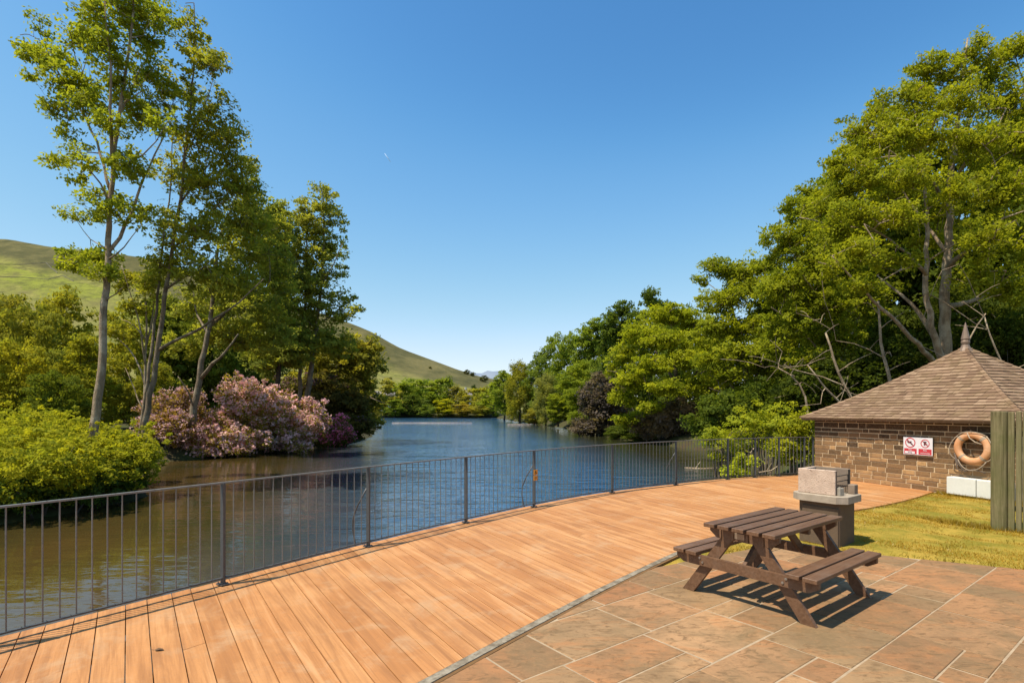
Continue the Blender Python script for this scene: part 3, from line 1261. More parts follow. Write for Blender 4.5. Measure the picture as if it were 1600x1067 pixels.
stroke(mb, (.20, .055), (.215, .04), .016, y2)
mb.build('figure_symbol', M['figure'], sg)


def text(body, size, x, z, y, mat, parent, name='lettering'):
    cu = bpy.data.curves.new('lettering', 'FONT')
    cu.body = body
    cu.size = size
    cu.align_x = 'CENTER'
    cu.align_y = 'CENTER'
    cu.extrude = .0006
    to = bpy.data.objects.new('tmp', cu)
    COL.objects.link(to)
    bpy.context.view_layer.update()
    me = bpy.data.meshes.new_from_object(to.evaluated_get(bpy.context.evaluated_depsgraph_get()))
    bpy.data.objects.remove(to)
    me.name = 'lettering'
    me.materials.clear()
    me.materials.append(mat)
    o = link(name, me, parent)
    o.location = (x, y, z)
    o.rotation_euler = (R(90), 0, 0)
    return o


text('No', .058, -.165, -.092, y2, M['white'], sg)
text('No', .062, .165, -.090, y2, M['white'], sg)
mb = MB()
mb.quad([(-.285, y2, -.178), (-.06, y2, -.178), (-.06, y2, -.128), (-.285, y2, -.128)], .5)
mb.build('text_strip', M['white'], sg)
text('diving', .040, -.172, -.152, y2 - .002, M['figure'], sg)
text('swimming', .050, .165, -.152, y2, M['white'], sg)

# ------------------------------------------------------------------ life ring
M['ring'] = rough_mat('faded_orange_ring', (.62, .27, .10), (.70, .40, .22), 5, .5, .15, .004, tint=.25)
M['rope'] = rough_mat('weathered_rope', (.42, .32, .22), (.30, .22, .15), 60, .9, .5, .003)
M['blackrope'] = rough_mat('wet_rope', (.09, .07, .055), (.14, .10, .075), 60, .9, .5, .003)
lr = empty('life_ring', hutw(1.6, WALLY - .085, 1.05), 'faded orange life ring with grab rope hung on the stone hut wall', 'life ring', None, math.atan2(-.941, .337))
mb = MB()
RR, rr = .280, .074
i0 = 0
for i in range(48):
    for j in range(16):
        a, e = 2 * math.pi * i / 48, 2 * math.pi * j / 16
        mb.v.append(((RR + rr * math.cos(e)) * math.cos(a), rr * .8 * math.sin(e), (RR + rr * math.cos(e)) * math.sin(a)))
for i in range(48):
    for j in range(16):
        a, e = i * 16 + j, i * 16 + (j + 1) % 16
        c2, d2 = ((i + 1) % 48) * 16 + (j + 1) % 16, ((i + 1) % 48) * 16 + j
        mb.f.append((a, e, c2, d2))
        mb.t.append(.5 + .3 * math.sin(i * .7))
        mb.uv.append(None)
mb.build('ring', M['ring'], lr, True)
for k in range(4):
    mb = MB()
    a = R(45 + 90 * k)
    for j in range(12):
        e0, e1 = 2 * math.pi * j / 12, 2 * math.pi * (j + 1) / 12
        q = []
        for (aa, ee) in ((a - .09, e0), (a + .09, e0), (a + .09, e1), (a - .09, e1)):
            r2 = rr + .004
            q.append(((RR + r2 * math.cos(ee)) * math.cos(aa), r2 * .8 * math.sin(ee), (RR + r2 * math.cos(ee)) * math.sin(aa)))
        mb.quad(q, .5)
    mb.build('band', M['rope'], lr)
mb = MB()
for k in range(4):
    pts = []
    for i in range(13):
        f_ = i / 12
        a = R(45 + 90 * (k + f_))
        rad = RR + rr + .02 + .035 * math.sin(math.pi * f_)
        pts.append((rad * math.cos(a), -.02 - .05 * math.sin(math.pi * f_), rad * math.sin(a) - .06 * math.sin(math.pi * f_)))
    mb.tube(pts, .011, 6)
mb.tube([(-.05, -.09, .33), (.0, -.1, .22), (.1, -.1, .14), (.22, -.1, .10)], .012, 6)
mb.build('grab_rope', M['rope'], lr, True)
mb = MB()
mb.tube([(-.32, -.05, -.12), (-.24, -.05, -.36), (-.12, -.06, -.50), (.05, -.04, -.44), (.25, -.03, -.5)], .011, 6)
mb.tube([(-.30, -.06, -.16), (-.26, -.06, -.46), (-.16, -.05, -.52)], .009, 6)
mb.build('throw_line', M['blackrope'], lr, True)
mb = MB()
mb.box((0, .055, .33), (.03, .03, .02), None, .5, .004)
mb.tube([(0, .03, .34), (0, -.05, .35), (0, -.06, .39)], .01, 6)
mb.build('bracket', M['blackrope'], lr)

# ------------------------------------------------------------------ white box by the wall
M['whitebox'] = rough_mat('white_painted_box', (.76, .74, .66), (.66, .65, .56), 3, .5, .1, .002, tint=.05)
M['moss'] = rough_mat('mossy_plinth', (.06, .075, .018), (.10, .09, .03), 14, .95, .8, .02)
wb = empty('white_box', hutw(1.75, WALLY - .125, 0), 'long white painted box on a mossy plinth under the life ring', 'box', None, math.atan2(-.941, .337))
mb = MB()
mb.box((-.285, 0, .225), (.278, .115, .185), None, .5, .008)
mb.box((.285, 0, .221), (.278, .115, .183), None, .6, .008)
mb.build('body', M['whitebox'], wb)
mb = MB()
mb.box((0, 0, .015), (.55, .10, .045), None, .5, .01)
mb.build('plinth', M['moss'], wb)

# ------------------------------------------------------------------ timber fence
b = NB('green_grey_boards')
co = b.coord()
t = b.attr()
n1 = b.noise(b.mapping(co, (14, 14, .7)), 2.5, 6, .65, .4)
n2 = b.noise(co, 4, 5, .6)
n3 = b.noise(co, 45, 4)
c = b.mix(b.ramp(n1, [(.35, 0), (.62, 1)]), (.105, .085, .035), (.215, .175, .085))
c = b.mix(b.ramp(n2, [(.42, 0), (.66, .6)]), c, (.10, .105, .030))
c = b.mix(b.ramp(t, [(.5, 0), (1, .45)]), c, (.27, .22, .12))
c = b.mix(b.ramp(n3, [(.6, 0), (.75, .4)]), c, (.05, .042, .02))
b.pbr(c, .88, 0, b.bump(b.math('ADD', n1, b.math('MULTIPLY', n3, .3)), .6, .008), .2)
M['fboard'] = b.m
fd = unit((.62, -.78))
fn = np.array([-fd[1], fd[0]]) * -1          # towards the lake side
tf = empty('timber_fence', (7.53, 8.46, 0), 'weathered vertical board fence with thick end post beside the hut', 'fence', None, math.atan2(fd[1], fd[0]))
mb = MB()
rp = .105
poly = [(rp + rp * math.cos(a), rp * .9 * math.sin(a)) for a in np.linspace(0, 2 * math.pi, 19)[:-1]]
mb.prism(poly, -.3, 1.845, .45, .012)
mb.build('end_post', M['fboard'], tf)
rng = random.Random(4)
mb = MB()
x = .205
while x < 3.2:
    wd = rng.uniform(.075, .13)
    mb.box((x + wd / 2, -.02 + rng.uniform(-.02, .02), .80), (wd / 2 - .006, .022, 1.04 + rng.uniform(-.012, .008)), None, rng.random(), .008)
    x += wd
mb.build('board_panel', M['fboard'], tf)
mb = MB()
for z in (.35, 1.5):
    mb.box((1.7, .05, z), (1.5, .022, .04), None, .4, .004)
mb.build('cross_rail', M['fboard'], tf)

# ------------------------------------------------------------------ picnic table
b = NB('brown_stained_timber')
co = b.coord()
t = b.attr()
n1 = b.noise(b.mapping(co, (1.2, 18, 18)), 2.2, 6, .65, .5)
n2 = b.noise(co, 5, 5, .65)
n3 = b.noise(co, 55, 4)
c = b.mix(b.ramp(n1, [(.35, 0), (.65, 1)]), (.108, .052, .024), (.185, .096, .050))
c = b.mix(b.ramp(n2, [(.5, 0), (.72, .55)]), c, (.185, .12, .08))
c = b.mix(b.ramp(t, [(0, .35), (1, 0)]), c, (.05, .026, .015))
c = b.mix(b.ramp(n3, [(.6, 0), (.8, .4)]), c, (.16, .11, .075))
b.pbr(c, .5, 0, b.bump(b.math('ADD', n1, b.math('MULTIPLY', n3, .3)), .4, .003), .35)
M['table'] = b.m
M['plaque'] = rough_mat('brass_plaque', (.34, .26, .18), (.28, .21, .15), 20, .4, .1, .001, .6)
M['bolt'] = rough_mat('steel_bolt', (.35, .33, .30), (.4, .38, .34), 20, .35, .05, .001, .8)
pt = empty('picnic_table', (2.68, 5.52, 0), 'dark brown wooden picnic table with attached benches on the stone paving', 'picnic table', None, math.atan2(.609, .793))
pt.location = (2.69, 5.50, 0)
# local x = long axis (away from camera), local y = across, towards the deck
mb = MB()
for k in range(5):
    y = (k - 2) * .149
    mb.box((0, y, .73), (.72, .0585, .019), None, .3 + .6 * random.random(), .004)
top = mb.build('tabletop', M['table'], pt)
for sx in (-1, 1):
    mb = MB()
    x = sx * .60
    # top bearer with sloping ends
    prf = [(-.345, .71), (.345, .71), (.345, .665), (.27, .605), (-.27, .605), (-.345, .665)]
    for xa in (x - .021, x + .021):
        pass
    fr = [(x - .021, y, z) for y, z in prf]
    bk = [(x + .021, y, z) for y, z in prf]
    mb.quad(fr, .5)
    mb.quad(bk[::-1], .5)
    for i in range(6):
        j = (i + 1) % 6
        mb.quad([fr[i], bk[i], bk[j], fr[j]], .5)
    bearer = mb.build('top_bearer', M['table'], pt)
    if sx < 0:
        mb = MB()
        mb.box((x - .024, .03, .655), (.003, .05, .028), None, .5, .001)
        mb.build('plaque', M['plaque'], bearer)
        # short upright battens seen on the bearer's face
        for yy in (.225, .095, -.05, -.2):
            mb = MB()
            mb.box((x - .030, yy, .658), (.009, .011, .050), None, .9, .002)
            mb.build('batten', M['table'], bearer)
    # seat bearer
    mb = MB()
    xs_ = x + sx * .046
    prf = [(-.70, .40), (.70, .40), (.70, .345), (.62, .300), (-.62, .300), (-.70, .345)]
    fr = [(xs_ - .021, y, z) for y, z in prf]
    bk = [(xs_ + .021, y, z) for y, z in prf]
    mb.quad(fr, .6)
    mb.quad(bk[::-1], .6)
    for i in range(6):
        j = (i + 1) % 6
        mb.quad([fr[i], bk[i], bk[j], fr[j]], .6)
    sb_ = mb.build('seat_bearer', M['table'], pt)
    for yy in (.40, -.40, .43, -.43):
        mb = MB()
        mb.lathe([(0, 0), (.012, 0), (.012, .008), (0, .009)], (0, 0, 0), 8)
        n_ = 8 * 4
        for q in range(len(mb.v) - n_, len(mb.v)):
            vx, vy, vz = mb.v[q]
            mb.v[q] = (xs_ + sx * (.021 + vz), yy + vx, .355 + vy + (.02 if abs(yy) > .41 else -.02))
        mb.build('bolt', M['bolt'], sb_)
    for sy in (-1, 1):
        mb = MB()
        zt, zb = .705, 0.0
        y_t, y_b = sy * .17, sy * .60
        hw = .064
        fr = [(x + sx * .004 - .021 * sx + sx * .02 - .021, y, z) for y, z in ((y_b - hw, zb), (y_b + hw, zb), (y_t + hw, zt), (y_t - hw, zt))]
        x0 = x - .021
        x1 = x + .021
        # legs stand between the bearers
        pr = [(y_b - hw, zb), (y_b + hw, zb), (y_t + hw, .604), (y_t - hw, .604)]
        fr = [(x0, y, z) for y, z in pr]
        bk = [(x1, y, z) for y, z in pr]
        mb.quad(fr, .6)
        mb.quad(bk[::-1], .6)
        for i in range(4):
            j = (i + 1) % 4
            mb.quad([fr[i], bk[i], bk[j], fr[j]], .6)
        mb.build('leg', M['table'], pt)
    # diagonal brace
    mb = MB()
    A, B = np.array([sx * .575, 0, .36]), np.array([sx * .16, 0, .695])
    d = unit(B - A)
    mb.box((A + B) / 2, (np.linalg.norm(B - A) / 2, .020, .040), basis(d, [0, 1, 0], np.cross(d, [0, 1, 0])), .4, .003)
    mb.build('brace', M['table'], pt)
mb = MB()
mb.box((0, 0, .683), (.022, .34, .026), None, .4, .003)
mb.build('middle_batten', M['table'], pt)
for sy in (-1, 1):
    mb = MB()
    for yy in (.503, .650):
        mb.box((0, sy * yy, .42), (.72, .061, .019), None, .3 + .6 * random.random(), .004)
    mb.build('seat', M['table'], pt)

# ------------------------------------------------------------------ barbecue
b = NB('aggregate_concrete')
co = b.coord()
vo = b.n('ShaderNodeTexVoronoi')
b.l(co, vo.inputs['Vector'])
vo.inputs['Scale'].default_value = 75
n1 = b.noise(co, 7, 5, .6)
n2 = b.noise(co, 30, 5, .65)
c = b.mix(b.ramp(n1, [(.4, 0), (.65, 1)]), (.46, .33, .24), (.56, .41, .30))
c = b.mix(b.ramp(vo.outputs['Distance'], [(.12, .55), (.3, 0)]), c, (.22, .13, .08))
c = b.mix(b.ramp(n2, [(.60, 0), (.68, .8)]), c, (.15, .09, .06))
b.pbr(c, .9, 0, b.bump(b.math('SUBTRACT', n2, vo.outputs['Distance']), .6, .005), .2)
M['agg'] = b.m
M['concrete'] = rough_mat('lichened_concrete', (.43, .345, .25), (.30, .235, .165), 10, .9, .6, .006, tint=.2)
M['dark_conc'] = rough_mat('smoked_concrete', (.150, .098, .056), (.105, .068, .040), 9, .9, .5, .006, tint=.2)
M['soot'] = rough_mat('sooty_concrete', (.30, .215, .15), (.18, .13, .09), 8, .9, .5, .006, tint=.2)
M['iron'] = rough_mat('black_iron', (.03, .026, .023), (.06, .045, .035), 30, .6, .3, .002, .5)
bq = empty('barbecue', (4.18, 7.42, 0), 'squat concrete barbecue with open firebox behind the picnic table', 'barbecue', None, math.atan2(-.793, .609))
bq.location = (4.46, 7.62, 0)
# local x = W (right, toward camera), local y = L (away)
mb = MB()
mb.box((0, .0, .27), (.265, .25, .33), None, .5, .012)
mb.build('plinth', M['dark_conc'], bq)
mb = MB()
mb.box((.02, -.26, .27), (.235, .012, .26), None, .5, .006)
mb.build('front_panel', M['dark_conc'], bq)
mb = MB()
ch = .11
SX, SY = .36, .33
poly = [(-SX + ch, -SY), (SX - ch, -SY), (SX, -SY + ch), (SX, SY - ch), (SX - ch, SY), (-SX + ch, SY), (-SX, SY - ch), (-SX, -SY + ch)]
mb.prism(poly, .60, .70, .5, .012, None, True)
mb.build('worktop', M['concrete'], bq)
fb = MB()
fb.box((-.035, -.225, .87), (.245, .025, .168), None, .5, .006)
front = fb.build('firebox_panel', M['agg'], bq)
fb = MB()
fb.box((-.035, .235, .87), (.245, .025, .165), None, .4, .006)
fb.build('firebox_panel', M['soot'], bq)
fb = MB()
fb.box((-.255, .005, .868), (.025, .203, .166), None, .4, .006)
fb.build('firebox_panel', M['agg'], bq)
mb = MB()
for z in (.80, .88, .955):
    mb.tube([(.19, -.2, z), (.19, .21, z)], .006, 6)
    mb.tube([(-.21, -.2, z), (-.21, .21, z)], .006, 6)
for k in range(14):
    x = -.2 + k * .030
    mb.tube([(x, -.2, .80), (x, .21, .80)], .004, 5)
mb.tube([(.205, -.21, .70), (.205, -.21, 1.03)], .010, 6)
mb.tube([(.205, .215, .70), (.205, .215, 1.03)], .010, 6)
mb.build('grill_rack', M['iron'], bq)
M['pot'] = rough_mat('pale_stone_pot', (.36, .31, .24), (.28, .24, .18), 18, .8, .3, .003)
for (x, y, w_, h_, lb) in ((.235, -.17, .038, .052, 'small pale square block nearest the firebox opening on the barbecue worktop'),
                           (.19, -.185, .026, .050, 'small pale narrow block pressed against the barbecue firebox corner')):
    mb = MB()
    mb.box((0, 0, h_), (w_, w_, h_), None, .5, .006)
    mb.box((0, 0, h_ * 2 + .006), (w_ * .35, w_ * .35, .006), None, .2, .002)
    p = np.array(bq.location) + rotz(math.atan2(-.793, .609)) @ np.array([x, y, .7005])
    o = tag(mb.build('stone_block', M['pot'], None, False, tuple(p)), lb, 'block')
    o.rotation_euler = (0, 0, .3)
mb = MB()
mb.box((0, 0, .065), (.045, .06, .065), None, .5, .008)
p = np.array(bq.location) + rotz(math.atan2(-.793, .609)) @ np.array([.275, .16, .7005])
o = tag(mb.build('stone_block', M['soot'], None, False, tuple(p)), 'larger grey brown block on the right corner of the barbecue worktop', 'block')
o.rotation_euler = (0, 0, math.atan2(-.793, .609))
# ------------------------------------------------------------------ foliage tools
M['leaf'] = leaf_mat('leaf', .5, (1.5, 1.28, .55), .0)
M['flower'] = leaf_mat('flower_petal', .35, (1.2, 1.05, 1.05), .0, (1.05, 1, 1))


LEAF_GAIN = np.array([3.1, 2.8, 2.2])


def lc(c):
    return tuple(np.array(c) * LEAF_GAIN)


def bark_mat(name, c1, c2, c3):
    b = NB(name)
    co = b.coord()
    n1 = b.noise(b.mapping(co, (5, 5, 1.2)), 1.6, 6, .65, .4)
    n2 = b.noise(co, 3.0, 5, .6)
    n3 = b.noise(co, 34, 4)
    c = b.mix(b.ramp(n1, [(.35, 0), (.62, 1)]), c1, c2)
    c = b.mix(b.ramp(n2, [(.48, 0), (.64, .8)]), c, c3)
    c = b.mix(b.ramp(n3, [(.5, 0), (.75, .4)]), c, (.04, .03, .02))
    b.pbr(c, .9, 0, b.bump(b.math('ADD', n1, b.math('MULTIPLY', n3, .5)), 1.0, .05), .15)
    return b.m


M['bark'] = bark_mat('grey_brown_bark', (.125, .086, .052), (.24, .17, .105), (.33, .265, .175))
M['pale_bark'] = bark_mat('pale_bark', (.20, .138, .082), (.38, .27, .165), (.50, .39, .26))
M['dark_bark'] = bark_mat('dark_bark', (.045, .034, .025), (.085, .065, .046), (.12, .10, .07))


def leaf_quads(C, rad, n_per, size, rg, flat=.55, up=.7, shell=.45, wide=.55, ctint=None):
    """leaf diamonds scattered through clumps; C (k,3), rad (k,)"""
    k = len(C)
    n = k * n_per
    ci = np.repeat(np.arange(k), n_per)
    d = rg.normal(size=(n, 3))
    d /= np.linalg.norm(d, axis=1, keepdims=True)
    r = rg.uniform(0, 1, n)**shell
    off = d * r[:, None] * rad[ci][:, None]
    off[:, 2] *= flat
    pos = C[ci] + off
    cn = rg.normal(0, .55, (k, 3)) + [0, 0, up]          # each spray has its own tilt
    nrm = d * .25 + rg.normal(0, .38, (n, 3)) + cn[ci]
    nrm /= np.linalg.norm(nrm, axis=1, keepdims=True)
    a = rg.normal(size=(n, 3))
    t = np.cross(nrm, a)
    t /= np.maximum(np.linalg.norm(t, axis=1, keepdims=True), 1e-6)
    bt = np.cross(nrm, t)
    s_ = size * rg.uniform(.6, 1.35, n)[:, None]
    V = np.stack([pos - t * s_, pos - bt * s_ * wide + t * s_ * .1, pos + t * s_, pos + bt * s_ * wide + t * s_ * .1], 1)
    if ctint is None:
        ctint = rg.uniform(0, 1, k)
    tint = np.clip(.50 * ctint[ci] + .50 * rg.uniform(0, 1, n), 0, 1)
    return V, tint


def sample_blobs(blobs, n, rg, shell=.5):
    """points inside a set of ellipsoids (centre, radii), denser near their surface"""
    vol = np.array([b_[1][0] * b_[1][1] * b_[1][2] for b_ in blobs])**.75
    k = rg.choice(len(blobs), n, p=vol / vol.sum())
    d = rg.normal(size=(n, 3))
    d /= np.linalg.norm(d, axis=1, keepdims=True)
    r = rg.uniform(0, 1, n)**shell
    c = np.array([b_[0] for b_ in blobs])
    q = np.array([b_[1] for b_ in blobs])
    return c[k] + d * r[:, None] * q[k]


def bez(a, c, d, n):
    t = np.linspace(0, 1, n)[:, None]
    return (1 - t)**2 * a + 2 * t * (1 - t) * c + t**2 * d


class Skel:
    """branch skeleton: points with radii, grown by joining targets to the nearest point"""
    def __init__(s):
        s.p, s.r = np.zeros((0, 3)), np.zeros(0)
        s.mb = MB()

    def limb(s, pts, r0, r1, sides=8, n=None, jit=0.0, rg=None):
        pts = np.array(pts, float)
        d = np.r_[0, np.cumsum(np.linalg.norm(np.diff(pts, axis=0), axis=1))]
        n = n or max(int(d[-1] / .45), 5)
        u = np.linspace(0, d[-1], n)
        m = np.gradient(pts, d, axis=0)
        k = np.clip(np.searchsorted(d, u) - 1, 0, len(d) - 2)
        hh = (d[k + 1] - d[k])[:, None]
        t = ((u - d[k]) / hh[:, 0])[:, None]
        q = ((2 * t**3 - 3 * t**2 + 1) * pts[k] + (t**3 - 2 * t**2 + t) * hh * m[k] + (-2 * t**3 + 3 * t**2) * pts[k + 1] + (t**3 - t**2) * hh * m[k + 1])
        if jit and rg is not None:
            q[1:-1] += rg.normal(0, jit, q[1:-1].shape)
        rr = r0 + (r1 - r0) * (u / d[-1])**.85
        s.mb.tube(q, rr, sides)
        s.p = np.vstack([s.p, q])
        s.r = np.r_[s.r, rr]

    def join(s, tgt, rk, rt, rg, rise=.8, sides=5, minp=0):
        """branch from the skeleton to tgt, leaving from lower down so it rises outwards"""
        dv = s.p - tgt
        cost = np.hypot(dv[:, 0], dv[:, 1]) + np.abs(dv[:, 2] + rise * np.hypot(dv[:, 0], dv[:, 1]) * .55) * .9
        cost[:minp] += 1.5
        k = int(np.argmin(cost))
        a = s.p[k]
        L = np.linalg.norm(tgt - a)
        if L < .05:
            return
        r0 = min(s.r[k] * .62, rk * (.5 + .14 * L))
        ctrl = (a + tgt) / 2 + np.array([0, 0, .10 * L]) + rg.normal(0, .06 * L, 3)
        n = max(int(L / .5), 4)
        q = bez(a, ctrl, tgt, n)
        q[1:-1] += rg.normal(0, .012 * L, q[1:-1].shape)
        rr = np.linspace(max(r0, rt), rt, n)
        s.mb.tube(q, rr, sides, None, False)
        s.p = np.vstack([s.p, q[1:]])
        s.r = np.r_[s.r, rr[1:]]


def tree(name, label, cat, group, base, limbs, blobs, n_sec, n_clump, clump_r, n_leaf, size, color, bark='bark', seed=1,
         flat=.5, tw=.018, twig_frac=1.0, shell=.55, wide=.55, up=.7, parts=('trunk', 'crown'), spread=1.0):
    """a tree from traced limbs and crown blobs, all in world space; origin goes to the base"""
    rg = np.random.default_rng(seed)
    base = np.array(base, float)
    root = empty(name, base, label, cat, group)
    sk = Skel()
    for pts, r0, r1 in limbs:
        sk.limb(np.array(pts) - base, r0, r1, 9 if r0 > .1 else 6, None, .02 if r0 > .08 else .015, rg)
    B = [(np.array(c) - base, np.array(r)) for c, r in blobs]
    if n_sec:
        sec = sample_blobs(B, n_sec, rg, .8)
        sec = sec[np.argsort(np.linalg.norm(sec - sec.mean(0), axis=1))]
        for q in sec:
            sk.join(q, .045, tw * .8, rg, sides=5)
    C = sample_blobs(B, n_clump, rg, shell)
    rad = clump_r * rg.uniform(.55, 1.35, n_clump)
    for i in range(int(n_clump * twig_frac)):
        sk.join(C[i], .014, tw * .3, rg, sides=3)
    sk.mb.build(parts[0], M[bark], root, True)
    # lighter clumps towards the top and outside of the crown, as new growth is
    V, t = leaf_quads(C, rad, n_leaf, size, rg, flat, up, .5, wide)
    link(parts[1], quads_mesh(parts[1], V, t, M['leaf']), root, lc(color))
    return root


def bp(y, items, dy=1.0, k=1.0):
    """crown blobs given as (px, py, rx, ry[, depth offset]) at depth y"""
    out = []
    for it in items:
        px, py, rx, ry = it[:4]
        o = it[4] if len(it) > 4 else 0
        yy = y + o
        c = P(px, py, yy)
        rx_, rz_ = rx * yy / F * k, ry * yy / F * k
        out.append((c, (rx_, max(rx_, rz_) * dy, rz_)))
    return out


def lp(y, pts, r0, r1):
    """limb traced through (px, py[, depth offset]) at depth y"""
    return ([P(q[0], q[1], y + (q[2] if len(q) > 2 else 0)) for q in pts], r0, r1)


def down(pt, z):
    return np.array([pt[0], pt[1], z])


ISL = 'slender trees on the left bank'
# ---- tall sparse tree at the left
Y = 16.0
limbs = [lp(Y, [(137, 720), (143, 692), (152, 630), (160, 555), (165, 470), (168, 400), (172, 330), (177, 258), (186, 180), (198, 100), (206, 40), (212, -25, .3)], .135, .020),
         lp(Y, [(176, 262), (172, 190, -.4), (174, 120, -.7), (168, 50, -.9), (164, 0, -1)], .055, .012),
         lp(Y, [(171, 392), (188, 368, .2), (206, 330, .5), (224, 280, .8), (252, 222, 1.1), (272, 178, 1.3)], .060, .012),
         lp(Y, [(178, 258), (214, 248, -.4), (244, 222, -.8), (262, 190, -1)], .035, .009),
         lp(Y, [(173, 300), (150, 222, .5), (120, 160, .9), (88, 108, 1.2), (60, 50, 1.4)], .05, .009),
         lp(Y, [(172, 318), (158, 288, -.3), (140, 262, -.6), (105, 248, -.9), (62, 250, -1.1)], .03, .007),
         lp(Y, [(170, 405), (184, 398, -.3), (206, 372, -.7), (222, 350, -.9)], .028, .008),
         lp(Y, [(186, 180), (215, 120, .8), (240, 60, 1.3), (256, 18, 1.6)], .035, .008),
         lp(Y, [(166, 470), (178, 462, -.2), (194, 448, -.5)], .025, .008),
         lp(Y, [(169, 390), (140, 372, .4), (120, 345, .7)], .022, .006)]
blobs = bp(Y, [(48, 78, 26, 22, 1.2), (68, 45, 16, 24, 1.4), (102, 130, 52, 26, .8), (78, 92, 40, 22, 1.1), (88, 172, 30, 14, 1), (130, 62, 36, 30, .2), (150, 22, 34, 26, -.8), (165, 70, 36, 34, -.7),
               (205, 22, 40, 30, .2), (222, 62, 36, 32, .8), (250, 25, 30, 24, 1.3), (80, 248, 26, 9, -1), (128, 258, 26, 12, -.8), (120, 235, 24, 12, .4), (118, 280, 16, 8, -.7), (140, 165, 36, 26, .5), (188, 128, 36, 36, 0),
               (222, 176, 38, 36, 1), (172, 200, 34, 22, -.5), (160, 308, 34, 16, .3), (122, 340, 28, 11, .6), (205, 258, 42, 26, -.3), (175, 330, 44, 17, -.2), (215, 330, 24, 17, .6), (112, 398, 20, 12, .8),
               (148, 400, 36, 16, .3), (120, 415, 24, 13, .6), (160, 425, 28, 18, -.3), (255, 195, 26, 26, -.8), (262, 150, 26, 30, 1.2), (100, 205, 20, 10, .8), (235, 120, 34, 30, .9), (190, -20, 60, 22)], 1.0)
tree('slender_tree', 'tallest sparse tree at the far left with one pale leaning trunk and open leafy sprays', 'tree', ISL, (*P(137, 720, Y)[:2], -.3), limbs, blobs,
     80, 1150, .25, 26, .056, (.094, .118, .022), 'pale_bark', 11, .6, .014)

# ---- multi-stemmed tree beside it
Y = 18.0
limbs = [lp(Y, [(218, 725), (222, 695), (233, 625), (247, 545), (257, 470), (267, 400), (277, 335), (289, 250), (299, 150), (304, 60), (303, 5)], .105, .014),
         lp(Y, [(214, 725, .2), (218, 690, .2), (227, 620, .2), (237, 540, .2), (246, 465, .2), (252, 400, .3), (262, 330, .5), (268, 260, .6), (270, 210, .7)], .068, .014),
         lp(Y, [(250, 546), (268, 535, -.3), (300, 520, -.7), (348, 492, -1.1), (385, 462, -1.4), (412, 436, -1.5)], .06, .014),
         lp(Y, [(262, 450), (290, 432, -.4), (318, 420, -.7), (340, 395, -.8)], .04, .010),
         lp(Y, [(280, 320), (312, 275, .6), (345, 235, .9), (370, 205, 1)], .04, .009),
         lp(Y, [(270, 390), (320, 340, .8), (360, 300, 1.1), (390, 270, 1.3)], .04, .009),
         lp(Y, [(292, 220), (318, 170, -.6), (334, 120, -.9)], .03, .008)]
blobs = bp(Y, [(303, 18, 16, 18), (300, 60, 24, 28), (320, 98, 36, 28, -.4), (340, 92, 20, 14, -.8), (286, 140, 36, 36, .2), (330, 165, 36, 34, -.6), (308, 212, 46, 40), (352, 208, 36, 28, .8), (366, 246, 32, 26, 1),
               (280, 270, 40, 36, .5), (325, 285, 52, 40, .2), (382, 300, 34, 24, 1.2), (372, 268, 36, 26, 1), (300, 360, 56, 44, -.3), (360, 352, 50, 42, .8), (268, 412, 42, 36, .3), (330, 430, 56, 36, -.3), (395, 352, 34, 34, 1.4),
               (400, 400, 34, 38, 1.2), (250, 350, 26, 32, .7), (380, 440, 40, 28, 1.0), (235, 455, 20, 30, .5)], 1.0)
tree('slender_tree', 'tall leafy tree with two thin twin stems left of the pink bushes', 'tree', ISL, (*P(217, 725, Y)[:2], -.3), limbs, blobs,
     70, 1080, .27, 27, .060, (.098, .112, .028), 'bark', 12, .6, .014)

# ---- bare pale multi-stem behind the twin stems
Y = 19.5
limbs = [lp(Y, [(222, 690), (226, 600), (228, 520), (226, 440)], .06, .02),
         lp(Y, [(226, 600), (212, 560, .2), (192, 535, .4), (172, 520, .6)], .035, .010),
         lp(Y, [(227, 570), (216, 500, -.2), (200, 450, -.4), (190, 415, -.5)], .035, .010),
         lp(Y, [(228, 540), (240, 480, .3), (238, 430, .5)], .035, .012),
         lp(Y, [(224, 640), (206, 600, .3), (196, 575, .5)], .03, .008),
         lp(Y, [(227, 530), (206, 505, .2), (188, 498, .3)], .025, .006)]
blobs = bp(Y, [(180, 520, 18, 12), (192, 440, 18, 22), (226, 440, 18, 16), (212, 480, 20, 16), (245, 430, 16, 20)], 1)
tree('bare_stemmed_tree', 'thin tree of several almost bare pale stems behind the twin stemmed tree', 'tree', None, (*P(222, 690, Y)[:2], -.3), limbs, blobs,
     26, 150, .26, 20, .06, (.095, .105, .022), 'pale_bark', 13, .6, .012)

